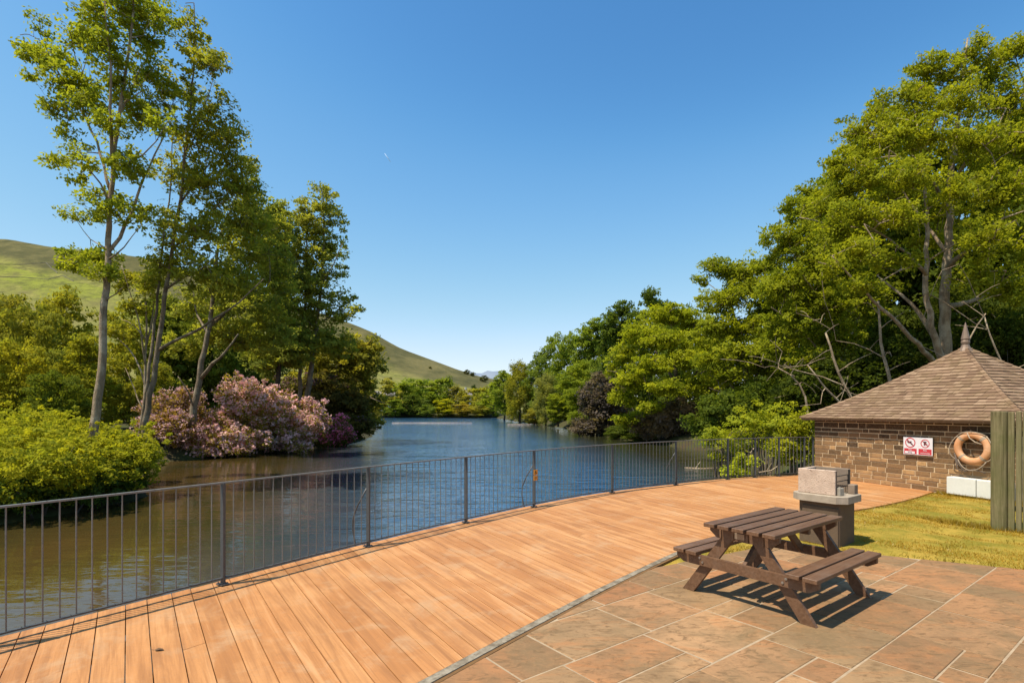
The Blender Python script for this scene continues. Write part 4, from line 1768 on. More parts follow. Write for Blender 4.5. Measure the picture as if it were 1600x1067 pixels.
# ---- forked tree behind the pink bushes
Y = 28.0
limbs = [lp(Y, [(300, 665), (305, 630), (313, 580), (322, 535), (328, 505), (334, 440), (345, 370), (372, 300)], .19, .03),
         lp(Y, [(315, 590), (332, 568, -.5), (350, 552, -.9), (372, 522, -1.3)], .11, .03),
         lp(Y, [(326, 510), (350, 490, .8), (385, 440, 1.6), (398, 360, 2), (396, 280, 2.2)], .13, .02),
         lp(Y, [(325, 520), (308, 490, .8), (300, 450, 1.2)], .08, .02),
         lp(Y, [(304, 640), (290, 605, -.6), (278, 588, -.9)], .06, .02)]
blobs = bp(Y, [(392, 270, 16, 28), (390, 305, 28, 30), (408, 340, 28, 26), (386, 350, 38, 36), (420, 400, 34, 40, 1), (372, 400, 46, 40), (340, 450, 50, 36), (430, 450, 34, 38, 1.5), (390, 470, 48, 44), (345, 520, 46, 30, 1.5), (425, 515, 40, 36, 1.5),
               (300, 480, 34, 34, 1.5), (290, 540, 34, 26, 2.5), (440, 350, 18, 26, 2), (385, 535, 44, 26, 2)], .9)
tree('forked_tree', 'dark leafy tree with a forked trunk rising behind the pink bushes', 'tree', ISL, (*P(300, 660, Y)[:2], -.1), limbs, blobs,
     60, 900, .42, 36, .084, (.092, .108, .032), 'bark', 14, .55, .02)

# ---- tapering tree further along the left bank
Y = 38.0
limbs = [lp(Y, [(478, 640), (484, 590), (493, 520), (502, 440), (506, 370), (504, 300)], .22, .03),
         lp(Y, [(468, 640), (470, 560), (476, 490), (480, 420), (478, 340)], .16, .03),
         lp(Y, [(494, 510), (520, 490), (548, 470, 1)], .07, .02),
         lp(Y, [(500, 450), (522, 410, -1), (535, 380, -1)], .06, .02)]
blobs = bp(Y, [(503, 300, 22, 14), (496, 322, 36, 20), (520, 345, 22, 22), (486, 360, 36, 26), (515, 385, 32, 26, 1), (490, 410, 34, 30), (525, 425, 28, 14), (545, 462, 22, 10, 1), (498, 455, 42, 28), (478, 490, 36, 26), (525, 490, 30, 18), (548, 485, 18, 14),
               (480, 530, 50, 36), (525, 535, 36, 26), (470, 335, 18, 26), (462, 400, 20, 30), (470, 445, 28, 30)], .9)
tree('slender_tree', 'tapering olive green tree standing alone at the right end of the left bank trees', 'tree', ISL, (*P(475, 640, Y)[:2], -.1), limbs, blobs,
     50, 780, .48, 36, .105, (.100, .116, .036), 'bark', 15, .55, .03)
Y = 36.0
limbs = [lp(Y, [(432, 640), (436, 560), (438, 470), (436, 390), (430, 330)], .2, .03), lp(Y, [(437, 500), (455, 440), (462, 400)], .08, .02)]
blobs = bp(Y, [(432, 330, 18, 24), (440, 370, 26, 30), (424, 400, 28, 34), (446, 440, 32, 36), (430, 490, 40, 36), (450, 540, 40, 34), (420, 560, 40, 30)], .9)
tree('dense_tree', 'dark narrow tree squeezed between the forked tree and the tapering tree', 'tree', ISL, (*P(432, 640, Y)[:2], -.1), limbs, blobs,
     36, 700, .50, 36, .115, (.082, .100, .032), 'dark_bark', 16, .55, .03)
# ---- overhanging olive tree at the water
Y = 43.0
limbs = [lp(Y, [(505, 668), (515, 630), (528, 590), (535, 550)], .2, .04), lp(Y, [(512, 650), (545, 630), (580, 622, -1), (600, 630, -1)], .12, .03), lp(Y, [(518, 625), (490, 590), (470, 570)], .1, .03)]
blobs = bp(Y, [(525, 545, 44, 24), (548, 572, 40, 26), (500, 575, 36, 26), (572, 598, 26, 24), (555, 618, 34, 26), (585, 632, 18, 20), (478, 600, 28, 28), (520, 612, 42, 26), (582, 565, 26, 28), (560, 545, 34, 26), (592, 655, 13, 12, -1), (572, 655, 22, 14, -1)], .9)
tree('waterside_tree', 'rounded olive tree leaning over the water at the tip of the left bank', 'tree', None, (*P(505, 668, Y)[:2], -.2), limbs, blobs,
     40, 800, .52, 38, .125, (.098, .104, .032), 'bark', 17, .55, .03)


# ---- bushes -------------------------------------------------------
def bush(name, label, cat, group, blobs, n_clump, clump_r, n_leaf, size, color, seed, z0, flat=.6, flowers=None, fsize=None, fcol=None, n_stem=14, bark='dark_bark', up=.6, wide=.6):
    rg = np.random.default_rng(seed)
    base = np.mean([b_[0] for b_ in blobs], axis=0)
    base[2] = z0
    root = empty(name, base, label, cat, group)
    B = [(np.array(c) - base, np.array(r)) for c, r in blobs]
    C = sample_blobs(B, n_clump, rg, .38)
    # some shoots stick out of the outline, some parts stay thin
    k_ = rg.random(n_clump) < .22
    C[k_] *= rg.uniform(1.02, 1.13, (int(k_.sum()), 1))
    C[k_, 2] += rg.uniform(0, .28, int(k_.sum()))
    C[:, 2] = np.maximum(C[:, 2], .05 + rg.uniform(0, .25, n_clump))
    rad = clump_r * rg.uniform(.6, 1.3, n_clump)
    rad[k_] *= .7
    sk = Skel()
    bx = max(b_[1][0] for b_ in B)
    for i in range(n_stem):
        e = C[rg.integers(n_clump)] * .92
        st = np.array([e[0] * .35 + rg.normal(0, .15) * bx * .5, e[1] * .35 + rg.normal(0, .1), -.25])
        mid = (st + e) / 2 + np.array([0, 0, .15 * np.linalg.norm(e)])
        q = bez(st, mid, e, 6)
        rr = np.linspace(.035, .008, 6) * (1 + .02 * bx)
        sk.mb.tube(q, rr, 5)
    sk.mb.build('stems', M[bark], root, True)
    V, t = leaf_quads(C, rad, n_leaf, size, rg, flat, up, .5, wide)
    link('foliage', quads_mesh('foliage', V, t, M['leaf']), root, lc(color))
    if flowers:
        far = np.linalg.norm((C - C.mean(0)) / (np.abs(C - C.mean(0)).max(0) + 1e-6), axis=1)
        k = np.argsort(-far + rg.normal(0, .18, n_clump) - .25 * C[:, 2] / max(C[:, 2].max(), .1))[:int(n_clump * flowers)]
        V, t = leaf_quads(C[k] + rg.normal(0, .05, (len(k), 3)) + [0, 0, .05], rad[k] * .95, int(n_leaf * .8), fsize or size, rg, flat, .5, .3, .75)
        link('blossom', quads_mesh('blossom', V, t, M['flower']), root, fcol)
    return root


HG = 'sunlit yellow green bushes at the left water edge'
hd = [(-12.1, 13.2, 2.0, 1.35, 'yellow green bush at the left frame edge, nearest the railing'),
      (-11.3, 15.0, 1.3, 1.2, 'yellow green bush at the right tip of the hedge, hanging over the water'),
      (-13.0, 15.6, 1.8, 1.75, 'yellow green bush round the foot of the tall pale trunk'),
      (-15.2, 15.0, 1.9, 1.9, 'tall yellow green bush at the left frame edge behind the nearest one'),
      (-13.5, 17.8, 1.4, 1.5, 'yellow green bush round the foot of the twin stems'),
      (-16.6, 18.2, 2.2, 2.2, 'bright olive bush behind the hedge at the far left')]
for i, (x, y, r, h_, lb) in enumerate(hd):
    rg_ = random.Random(40 + i)
    bl = [((x, y, -.15 + h_ * .35), (r, r, h_ * .68))]
    for q in range(5):
        a = rg_.uniform(0, 6.28)
        bl.append(((x + math.cos(a) * r * .6, y + math.sin(a) * r * .6, h_ * rg_.uniform(.1, .6)), (r * .5, r * .5, h_ * .42)))
    bush('shrub', lb, 'shrub', HG, bl, 950, .16, 28, .042, (.108, .122, .020), 60 + i, -.62, .6, n_stem=10)

for i, (x, y, r_, h_, lb) in enumerate([(-11.9, 12.55, 1.15, .75, 'dark green bush overhanging the water below the hedge at the left frame edge'),
                                       (-11.35, 14.1, 1.1, .8, 'dark green bush hanging over the water at the right end of the hedge')]):
    bush('shrub', lb, 'shrub', 'dark overhanging bushes along the hedge foot', [((x, y, -.1), (r_, r_ * 1.2, h_)), ((x + .3, y + .8, 0), (r_ * .7, r_, h_ * .8))], 420, .17, 30, .045, (.034, .056, .024), 55 + i, -.66, .6, n_stem=8)
Y = 31.0
bush('rhododendron', 'large faded pink flowering bush spreading along the left bank', 'flowering shrub', None,
     bp(Y, [(330, 672, 60, 34), (400, 650, 58, 44, 1), (375, 622, 36, 32, 1.5), (450, 672, 52, 30, 2), (305, 692, 44, 26, -2.5), (345, 700, 50, 22, -2), (480, 655, 34, 30, 3.5), (440, 690, 50, 22, 1), (365, 690, 60, 22, -1), (425, 630, 36, 24, 3)], .55),
     1500, .36, 24, .075, (.095, .088, .034), 71, -.62, .7, .92, .078, (.84, .53, .49), 26)
bush('rhododendron', 'magenta flowering bush at the right end of the pink bank', 'flowering shrub', None,
     bp(37.5, [(515, 676, 34, 20), (535, 682, 20, 14, 1), (492, 684, 26, 16, -.8)], .7),
     260, .42, 34, .09, (.055, .062, .022), 72, -.62, .7, .9, .08, (.88, .24, .38), 10)
bush('rhododendron', 'dull mauve bush with bare twigs between the trunks left of the pink bush', 'flowering shrub', None,
     bp(27.5, [(250, 650, 34, 30, 1), (285, 640, 34, 34, 2), (268, 668, 40, 26), (235, 670, 24, 18)], .7),
     330, .34, 22, .075, (.085, .065, .032), 73, -.6, .7, .8, .06, (.60, .38, .36), 30, 'bark')
bush('rhododendron', 'dark almost black bush overhanging the water beside the magenta flowers', 'shrub', None,
     bp(41.0, [(500, 620, 44, 34), (540, 640, 40, 34), (560, 668, 24, 18, -1), (460, 615, 26, 26, 1), (535, 672, 36, 18, -1)], .7),
     520, .52, 46, .11, (.042, .042, .024), 74, -.6, .6, .12, .08, (.20, .12, .13), 14)


# ---- generic trees copied around the lake -------------------------
def proto(seed, w_, h_, n_blob, n_clump, clump_r, n_leaf, size, low=.12, trunk=.22, weep=0.0):
    rg = np.random.default_rng(seed)
    blobs = []
    for i in range(n_blob):
        f_ = (i + .5) / n_blob
        z = h_ * (low + (1 - low - .08) * f_)
        prof_ = math.sin(math.pi * min(max(.12 + .80 * f_, 0), 1))**.8
        a = i * 2.4 + rg.uniform(-.4, .4)
        rad = w_ * prof_ * rg.uniform(.35, .75)
        br = w_ * rg.uniform(.32, .52) * (.55 + .5 * prof_)
        blobs.append(((rad * math.cos(a), rad * math.sin(a), z), (br, br, br * rg.uniform(.5, .8))))
    sk = Skel()
    sk.limb([(0, 0, -.6), (.05 * w_, 0, h_ * .2), (-.04 * w_, .03 * w_, h_ * .5), (0, 0, h_ * .85)], trunk, .03, 7, None, .02, rg)
    for q in sample_blobs(blobs, 30, rg, .8):
        sk.join(q, .05, .02, rg, sides=4)
    C = sample_blobs(blobs, n_clump, rg, .42)
    rad = clump_r * rg.uniform(.55, 1.35, n_clump)
    ct = np.clip(rg.uniform(0, 1, n_clump), 0, 1)
    V, t = leaf_quads(C, rad, n_leaf, size, rg, .5 if not weep else 1.7, .7 if not weep else .1, .5, .55, ct)
    return sk.mb.mesh('trunk', M['dark_bark'], True), quads_mesh('crown', V, t, M['leaf'])


PR = [proto(101, 3.6, 10, 17, 620, .58, 36, .13), proto(102, 3.0, 10, 16, 580, .52, 38, .13), proto(103, 4.4, 10, 20, 700, .62, 36, .14), proto(104, 3.2, 10, 16, 560, .5, 40, .12, .04, .2, 1.0)]
FP = [proto(111, 3.8, 10, 13, 150, 1.0, 34, .26, .05), proto(112, 3.2, 10, 12, 130, .9, 36, .26, .05), proto(113, 4.6, 10, 15, 160, 1.1, 34, .28, .04)]


def put(name, label, group, px, ytop, Y, wpx, color, pr, z=-.3, rz=None, cat='tree', lean=0):
    """a tree whose top is at photo row ytop, wpx wide, standing at depth Y"""
    top = H - (ytop - HY) / F * Y
    hs = (top - z) / 10.0
    r = empty(name, ((px - CX) / F * Y, Y, z), label, cat, group, random.uniform(0, 6.28) if rz is None else rz)
    base_w = {0: 4.1, 1: 3.4, 2: 4.9, 3: 3.4}[PR.index(pr)] if pr in PR else {0: 3.7, 1: 3.1, 2: 4.3}[FP.index(pr)]
    ws = (wpx / F * Y / 2) / base_w
    r.scale = (ws, ws, hs)
    link('trunk', pr[0], r)
    link('crown', pr[1], r, lc(color))
    return r


random.seed(99)
G1, G2, G3, DK, YG, OL = (.064, .092, .022), (.078, .106, .022), (.056, .082, .025), (.038, .056, .018), (.115, .128, .014), (.098, .104, .030)
LT = 'trees of the left thicket below the hill'
for (px, yt, Y, wp, c, k, lb) in [
        (20, 450, 46, 150, OL, 2, 'olive tree at the left frame edge below the bright green field'),
        (105, 442, 52, 130, (.105, .112, .024), 0, 'olive tree rising just left of the tall pale trunk'),
        (62, 470, 40, 130, (.088, .098, .026), 2, 'broad olive tree in the middle of the left thicket'),
        (30, 525, 32, 150, (.110, .118, .022), 2, 'low bright olive tree nearest the camera at the left frame edge'),
        (125, 520, 34, 120, (.095, .106, .022), 0, 'olive tree directly behind the tall pale trunk'),
        (95, 575, 27, 110, (.052, .070, .018), 2, 'low dark green tree behind the yellow green hedge'),
        (200, 480, 44, 120, (.105, .115, .024), 0, 'yellowish tree between the pale trunk and the twin stems'),
        (265, 450, 48, 120, (.062, .080, .020), 1, 'mid green tree behind the twin stems'),
        (330, 440, 50, 130, (.050, .068, .018), 2, 'dark green tree in the shade behind the forked trunk'),
        (400, 470, 54, 120, (.045, .062, .018), 0, 'dark tree deep in the left bank wood above the pink bush'),
        (240, 560, 36, 90, (.085, .095, .024), 2, 'low olive tree above the mauve bush')]:
    put('woodland_tree', lb, LT, px, yt, Y, wp, c, PR[k], -.2)

# ---- far shore
FS_ = 'trees along the far shore of the lake'
far = [(606, 590, 172, 40, OL, 1, 'far tree at the left end of the far shore, half behind the waterside tree'), (628, 592, 178, 44, G2, 0, 'light green far tree second from the left on the far shore'),
       (652, 586, 185, 56, G1, 2, 'widest green far tree left of the middle of the far shore'), (645, 612, 172, 44, DK, 2, 'dark far tree at the waterline in front of the widest green one'),
       (694, 586, 190, 40, G1, 0, 'rounded green far tree in the middle of the far shore'), (676, 594, 186, 36, G2, 1, 'small green far tree squeezed left of the rounded one'),
       (693, 622, 170, 34, YG, 1, 'bright yellow green willow bush at the far waterline'), (715, 600, 188, 34, (.088, .092, .036), 0, 'greyish far tree in front of the pale house'),
       (732, 606, 180, 36, OL, 1, 'olive far tree right of the pale house'), (741, 598, 262, 15, (.022, .036, .022), 2, 'dark round tree standing alone on the slope'),
       (754, 602, 176, 40, (.095, .108, .026), 0, 'olive far tree at the right end of the far shore'), (770, 596, 168, 36, G2, 1, 'green far tree in the right corner of the lake'),
       (616, 622, 168, 30, G1, 0, 'low green bush at the left end of the far waterline'), (668, 630, 168, 30, G3, 2, 'low dark bush at the middle of the far waterline'),
       (722, 630, 168, 34, (.11, .10, .03), 0, 'low straw coloured bush at the far waterline'), (748, 632, 168, 34, OL, 2, 'low olive bush at the right of the far waterline')]
for px, yt, Y, wp, c, k, lb in far:
    put('far_tree', lb, FS_, px, yt, Y, wp * 1.12, c, FP[k], -.3 if Y < 200 else float(height(np.array([(px - CX) / F * Y]), np.array([Y * 1.0]))[0]) - .5)
HB = 'dark bushes scattered on the hillside'
for px, py, Y, wp, lb in [(645, 584, 420, 10, 'dark bush highest on the slope, left of the cluster'), (657, 580, 430, 11, 'dark bush at the right of the pair high on the slope'), (649, 592, 390, 8, 'small bush below the pair on the slope'),
                          (689, 586, 430, 8, 'single dark bush on the middle of the slope'), (719, 597, 400, 6, 'tiny dark bush low on the bare slope'), (610, 578, 460, 6, 'tiny bush on the slope close to the left trees'),
                          (730, 582, 640, 12, 'dark clump on the ridge line at the right'), (738, 585, 640, 10, 'small clump on the ridge line below the first'), (757, 588, 600, 16, 'long dark clump at the foot of the ridge'),
                          (672, 566, 600, 6, 'small bush near the ridge line'), (760, 598, 380, 10, 'dark bush on the slope above the right corner of the lake')]:
    x = (px - CX) / F * Y
    z = float(height(np.array([x]), np.array([Y * 1.0]))[0])
    hh = wp / F * Y * .75
    r = empty('hillside_bush', (x, Y, z - .3), lb, 'bush', HB, random.uniform(0, 6))
    s_ = wp / F * Y / 2 / 5
    r.scale = (s_, s_, hh / 10)
    link('trunk', FP[2][0], r)
    link('crown', FP[2][1], r, lc((.035, .042, .016)))

# ---- right bank, far to near
RB = 'trees along the right bank of the lake'
rb = [(788, 575, 126, 46, G2, 1, 'green tree at the far end of the right bank, nearest the far shore', PR),
      (812, 562, 108, 54, (.092, .100, .022), 3, 'weeping yellowish willow at the far end of the right bank', PR),
      (846, 540, 106, 70, G3, 0, 'mid green tree rising behind the weeping willow', PR),
      (853, 582, 84, 48, (.090, .105, .050), 3, 'pale grey green shrubby tree at the water, right of the weeping willow', PR),
      (888, 512, 92, 90, G1, 2, 'broad green tree with a level top in the middle of the right bank', PR),
      (905, 560, 72, 80, G2, 0, 'bright fresh green tree in front of the level topped one', PR),
      (872, 612, 74, 50, (.085, .110, .02), 1, 'low bright green tree touching the water below the level topped one', PR),
      (930, 490, 84, 90, G1, 1, 'green tree stepping up left of the dark pointed one', PR),
      (970, 462, 74, 90, (.036, .056, .018), 1, 'dark pointed tree left of the highest dark crown', PR),
      (1022, 448, 70, 110, (.034, .052, .018), 0, 'dark crown standing highest behind the yellow green maple', PR),
      (1060, 470, 60, 100, G3, 2, 'mid green tree behind the right shoulder of the maple', PR)]
for px, yt, Y, wp, c, k, lb, lst in rb:
    put('bank_tree', lb, RB, px, yt, Y, wp * 1.12, c, lst[k], -.2)
bush('copper_shrub', 'dark purple copper leaved shrub overhanging the water of the right bank', 'shrub', 'purple leaved shrubs on the right bank',
     bp(53, [(940, 620, 32, 36), (935, 655, 36, 24), (955, 640, 24, 34, 1), (912, 668, 24, 12, -1)], .8), 380, .7, 48, .15, (.050, .046, .070), 81, -.6, .6, n_stem=12)
bush('copper_shrub', 'dark purple copper leaved shrub in shade under the yellow green maple', 'shrub', 'purple leaved shrubs on the right bank',
     bp(40, [(1050, 655, 40, 28), (1085, 662, 30, 24), (1015, 668, 26, 18, 1)], .8), 300, .55, 44, .11, (.085, .072, .095), 82, -.6, .6, n_stem=12)

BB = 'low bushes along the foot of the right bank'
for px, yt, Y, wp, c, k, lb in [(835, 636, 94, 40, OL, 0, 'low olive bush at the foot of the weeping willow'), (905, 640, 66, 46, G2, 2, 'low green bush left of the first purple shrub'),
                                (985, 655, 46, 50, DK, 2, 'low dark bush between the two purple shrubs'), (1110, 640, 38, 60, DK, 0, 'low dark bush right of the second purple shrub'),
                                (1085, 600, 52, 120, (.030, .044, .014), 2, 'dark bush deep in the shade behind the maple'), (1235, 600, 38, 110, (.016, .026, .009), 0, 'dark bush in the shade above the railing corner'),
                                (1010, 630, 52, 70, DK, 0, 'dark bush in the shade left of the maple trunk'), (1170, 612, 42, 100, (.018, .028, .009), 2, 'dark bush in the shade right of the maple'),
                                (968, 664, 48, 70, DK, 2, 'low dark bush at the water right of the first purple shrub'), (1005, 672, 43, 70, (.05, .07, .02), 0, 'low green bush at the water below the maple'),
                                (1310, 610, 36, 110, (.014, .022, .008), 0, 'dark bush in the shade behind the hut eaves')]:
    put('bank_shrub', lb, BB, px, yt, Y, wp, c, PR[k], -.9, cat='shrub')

# ---- yellow green maple over the water
Y = 42.0
limbs = [lp(Y, [(1062, 690), (1060, 640), (1055, 580), (1048, 520)], .32, .05), lp(Y, [(1060, 640), (1020, 600, -1), (985, 590, -2)], .14, .03), lp(Y, [(1058, 620), (1095, 570, -1), (1110, 530, -1)], .15, .03),
         lp(Y, [(1062, 660), (1090, 640, -2), (1120, 640, -3)], .1, .03), lp(Y, [(1057, 600), (1025, 550, 1), (1005, 520, 1)], .13, .03)]
blobs = bp(Y, [(1045, 492, 46, 16), (1000, 520, 36, 20, -1), (1085, 505, 36, 20), (1040, 530, 46, 20, -2), (980, 552, 28, 18), (1015, 572, 40, 18, -3), (1075, 560, 40, 20, -3), (1110, 540, 30, 24, -1), (985, 596, 30, 16, -2), (1040, 605, 38, 16, -4),
               (972, 625, 24, 14, -1), (1095, 600, 34, 18, -3), (985, 655, 26, 14, -1), (1120, 580, 24, 22), (1015, 635, 22, 12, -3), (960, 575, 16, 16)], .9)
tree('maple_tree', 'broad yellow green maple with layered boughs hanging over the right bank', 'tree', None, (*P(1062, 690, Y)[:2], -.2), limbs, blobs,
     50, 1150, .52, 42, .105, (.100, .124, .017), 'bark', 21, .5, .03, .6, .75)

# ---- medium tree between maple and large tree
Y = 33.0
limbs = [lp(Y, [(1182, 690), (1178, 640), (1165, 580), (1150, 510), (1135, 450)], .26, .04), lp(Y, [(1178, 640), (1130, 590, -1), (1100, 560, -2)], .1, .02), lp(Y, [(1172, 610), (1200, 540, 1), (1205, 480, 1)], .12, .03),
         lp(Y, [(1180, 660), (1140, 620, -2), (1108, 606, -3)], .08, .02)]
blobs = bp(Y, [(1118, 418, 26, 15), (1150, 428, 36, 18), (1095, 438, 14, 8), (1170, 452, 46, 26), (1130, 470, 46, 24, -1), (1190, 420, 36, 26, 1), (1165, 510, 50, 26, -1), (1115, 515, 36, 22, -1), (1205, 480, 40, 34, 1), (1150, 550, 46, 22, -2), (1190, 560, 46, 28),
               (1130, 585, 36, 16, -2), (1185, 610, 46, 22, -1), (1225, 540, 36, 40), (1105, 565, 24, 16, -2)], .9)
tree('bank_tree', 'yellow green tree left of the largest tree, above the railing corner', 'tree', RB, (*P(1182, 690, Y)[:2], -.2), limbs, blobs,
     60, 1300, .46, 40, .088, (.086, .108, .016), 'bark', 22, .55, .028, .6, .75)

# ---- large spreading trees on the right
Y = 28.0
limbs = [lp(Y, [(1335, 690), (1334, 620), (1318, 560), (1300, 500), (1285, 430), (1278, 350)], .22, .04),
         lp(Y, [(1332, 615), (1290, 560, -1), (1245, 510, -2), (1205, 480, -2.4)], .10, .02),
         lp(Y, [(1330, 610), (1275, 590, -1.5), (1225, 570, -2.6)], .08, .02),
         lp(Y, [(1315, 550), (1350, 470, 1), (1360, 400, 1)], .10, .02),
         lp(Y, [(1330, 630), (1265, 612, -2), (1210, 622, -3)], .06, .015),
         lp(Y, [(1305, 520), (1260, 440, -1), (1235, 390, -1.4)], .08, .02)]
blobs = bp(Y, [(1270, 305, 30, 18), (1300, 300, 40, 30, 1.5), (1255, 330, 36, 20, -.5), (1228, 322, 14, 9, -1), (1240, 372, 46, 28, -1), (1295, 365, 46, 34, 1), (1215, 395, 22, 16), (1265, 420, 52, 30, -1.5), (1225, 450, 40, 26, -2), (1320, 420, 46, 40, 1), (1285, 475, 52, 28, -1.5), (1235, 505, 40, 22, -2), (1210, 540, 26, 22, -2),
               (1300, 530, 46, 24, -1), (1250, 565, 40, 16, -2), (1345, 470, 40, 36, .5)], .9)
blobs = [(c, r_ * np.array([1.05, 1.05, 1.35])) for c, r_ in blobs]
tree('spreading_tree', 'leafy tree with bare lower limbs leaning left of the largest trunk', 'tree', None, (*P(1335, 690, Y)[:2], -.2), limbs, blobs,
     90, 1700, .40, 40, .076, (.082, .104, .016), 'pale_bark', 23, .55, .028, .6, .75)

Y = 21.0
limbs = [lp(Y, [(1480, 640), (1478, 590), (1477, 540), (1476, 470), (1480, 400), (1484, 330), (1489, 250), (1498, 180), (1506, 110), (1512, 60)], .25, .03),
         lp(Y, [(1476, 590), (1466, 545, -.6), (1452, 500, -.9), (1446, 440, -1), (1449, 380, -1), (1447, 320, -1), (1440, 250, -1), (1432, 190, -1)], .145, .025),
         lp(Y, [(1470, 575), (1440, 545, -1.2), (1400, 502, -2), (1362, 465, -2.6), (1335, 438, -3), (1300, 400, -3.3)], .115, .02),
         lp(Y, [(1462, 530, -.6), (1430, 480, -.4), (1395, 450, 0), (1370, 430, .3)], .11, .02),
         lp(Y, [(1448, 430, -1), (1420, 400, -1.8), (1385, 370, -2.4), (1350, 350, -3)], .08, .015),
         lp(Y, [(1486, 300), (1502, 262, -.7), (1530, 232, -1.2), (1548, 212, -1.5), (1572, 170, -1.7)], .09, .02),
         lp(Y, [(1479, 420), (1520, 380, -1.4), (1560, 345, -2.2), (1600, 330, -2.8)], .11, .02),
         lp(Y, [(1484, 330), (1455, 285, -1.2), (1420, 255, -2), (1390, 235, -2.5)], .09, .015),
         lp(Y, [(1478, 480), (1520, 470, 1.5), (1580, 440, 2.5), (1640, 420, 3)], .12, .03),
         lp(Y, [(1492, 230), (1530, 160, .8), (1545, 100, 1.2), (1540, 60, 1.4)], .07, .012),
         lp(Y, [(1480, 395), (1430, 330, 1), (1395, 270, 1.6)], .08, .015)]
blobs = bp(Y, [(1530, 62, 12, 14), (1575, 85, 34, 16, .5), (1600, 70, 26, 12), (1545, 120, 40, 20, .5), (1470, 95, 12, 10), (1485, 120, 36, 18), (1412, 125, 12, 10), (1425, 150, 40, 20, -.5), (1500, 165, 48, 24, -1), (1575, 155, 44, 28), (1380, 185, 22, 16, -1), (1395, 215, 46, 24, -1.5), (1455, 215, 50, 26, -1.5),
               (1530, 225, 50, 26, -1.5), (1590, 220, 44, 28), (1335, 235, 28, 18, -1), (1355, 270, 46, 24, -1.5), (1420, 280, 50, 22, -2.5), (1320, 300, 36, 24, -1), (1490, 300, 46, 26, -2), (1570, 300, 54, 30, -2), (1350, 335, 50, 22, -2.5), (1410, 345, 44, 20, -3), (1310, 365, 40, 22, -2),
               (1540, 370, 50, 22, -2.5), (1600, 375, 44, 28, -1.5), (1340, 395, 44, 18, -3), (1400, 405, 36, 16, -2.6), (1300, 420, 30, 18, -3), (1530, 430, 36, 18, -2), (1590, 450, 46, 24, -2), (1340, 445, 30, 12, -3), (1650, 250, 40, 60), (1650, 400, 40, 50), (1625, 150, 40, 40),
               (1308, 262, 26, 24, -1), (1340, 212, 34, 26, -.5), (1370, 170, 26, 18), (1445, 110, 30, 20), (1290, 330, 36, 30, -.5), (1520, 85, 26, 20), (1360, 240, 44, 34, 1.5), (1430, 190, 50, 40, 2), (1320, 340, 46, 44, 2), (1450, 380, 30, 18, 1.5), (1470, 330, 40, 30, 2.5), (1400, 300, 50, 40, 2.5), (1560, 250, 50, 50, 3)], .85)
blobs = [(c, r_ * np.array([1.05, 1.05, 1.45])) for c, r_ in blobs]
tree('spreading_tree', 'largest tree at the right with twin trunks and long bare limbs above the stone hut', 'tree', None, (*P(1480, 640, Y)[:2], -.2), limbs, blobs,
     170, 3400, .31, 42, .057, (.092, .112, .016), 'pale_bark', 24, .6, .026, .5, .75)

# ---- dark wood behind the hut
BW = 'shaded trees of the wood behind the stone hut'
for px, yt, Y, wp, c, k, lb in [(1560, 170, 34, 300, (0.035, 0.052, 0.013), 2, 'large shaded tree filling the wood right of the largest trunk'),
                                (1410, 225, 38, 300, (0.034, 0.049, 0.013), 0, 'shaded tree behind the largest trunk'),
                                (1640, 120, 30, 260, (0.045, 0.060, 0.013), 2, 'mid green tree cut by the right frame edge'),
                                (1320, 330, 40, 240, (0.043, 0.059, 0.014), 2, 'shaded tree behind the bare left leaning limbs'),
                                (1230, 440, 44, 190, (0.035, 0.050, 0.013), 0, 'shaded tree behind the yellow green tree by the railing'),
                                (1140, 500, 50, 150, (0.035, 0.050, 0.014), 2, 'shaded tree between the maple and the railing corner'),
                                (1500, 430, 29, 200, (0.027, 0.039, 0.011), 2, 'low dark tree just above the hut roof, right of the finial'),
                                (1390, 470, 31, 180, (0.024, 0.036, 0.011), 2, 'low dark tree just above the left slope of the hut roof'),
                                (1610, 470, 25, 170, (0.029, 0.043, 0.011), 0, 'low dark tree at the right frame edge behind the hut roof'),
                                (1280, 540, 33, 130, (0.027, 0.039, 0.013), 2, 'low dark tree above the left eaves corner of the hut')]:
    put('wood_tree', lb, BW, px, yt, Y, wp, c, PR[k], -.2)
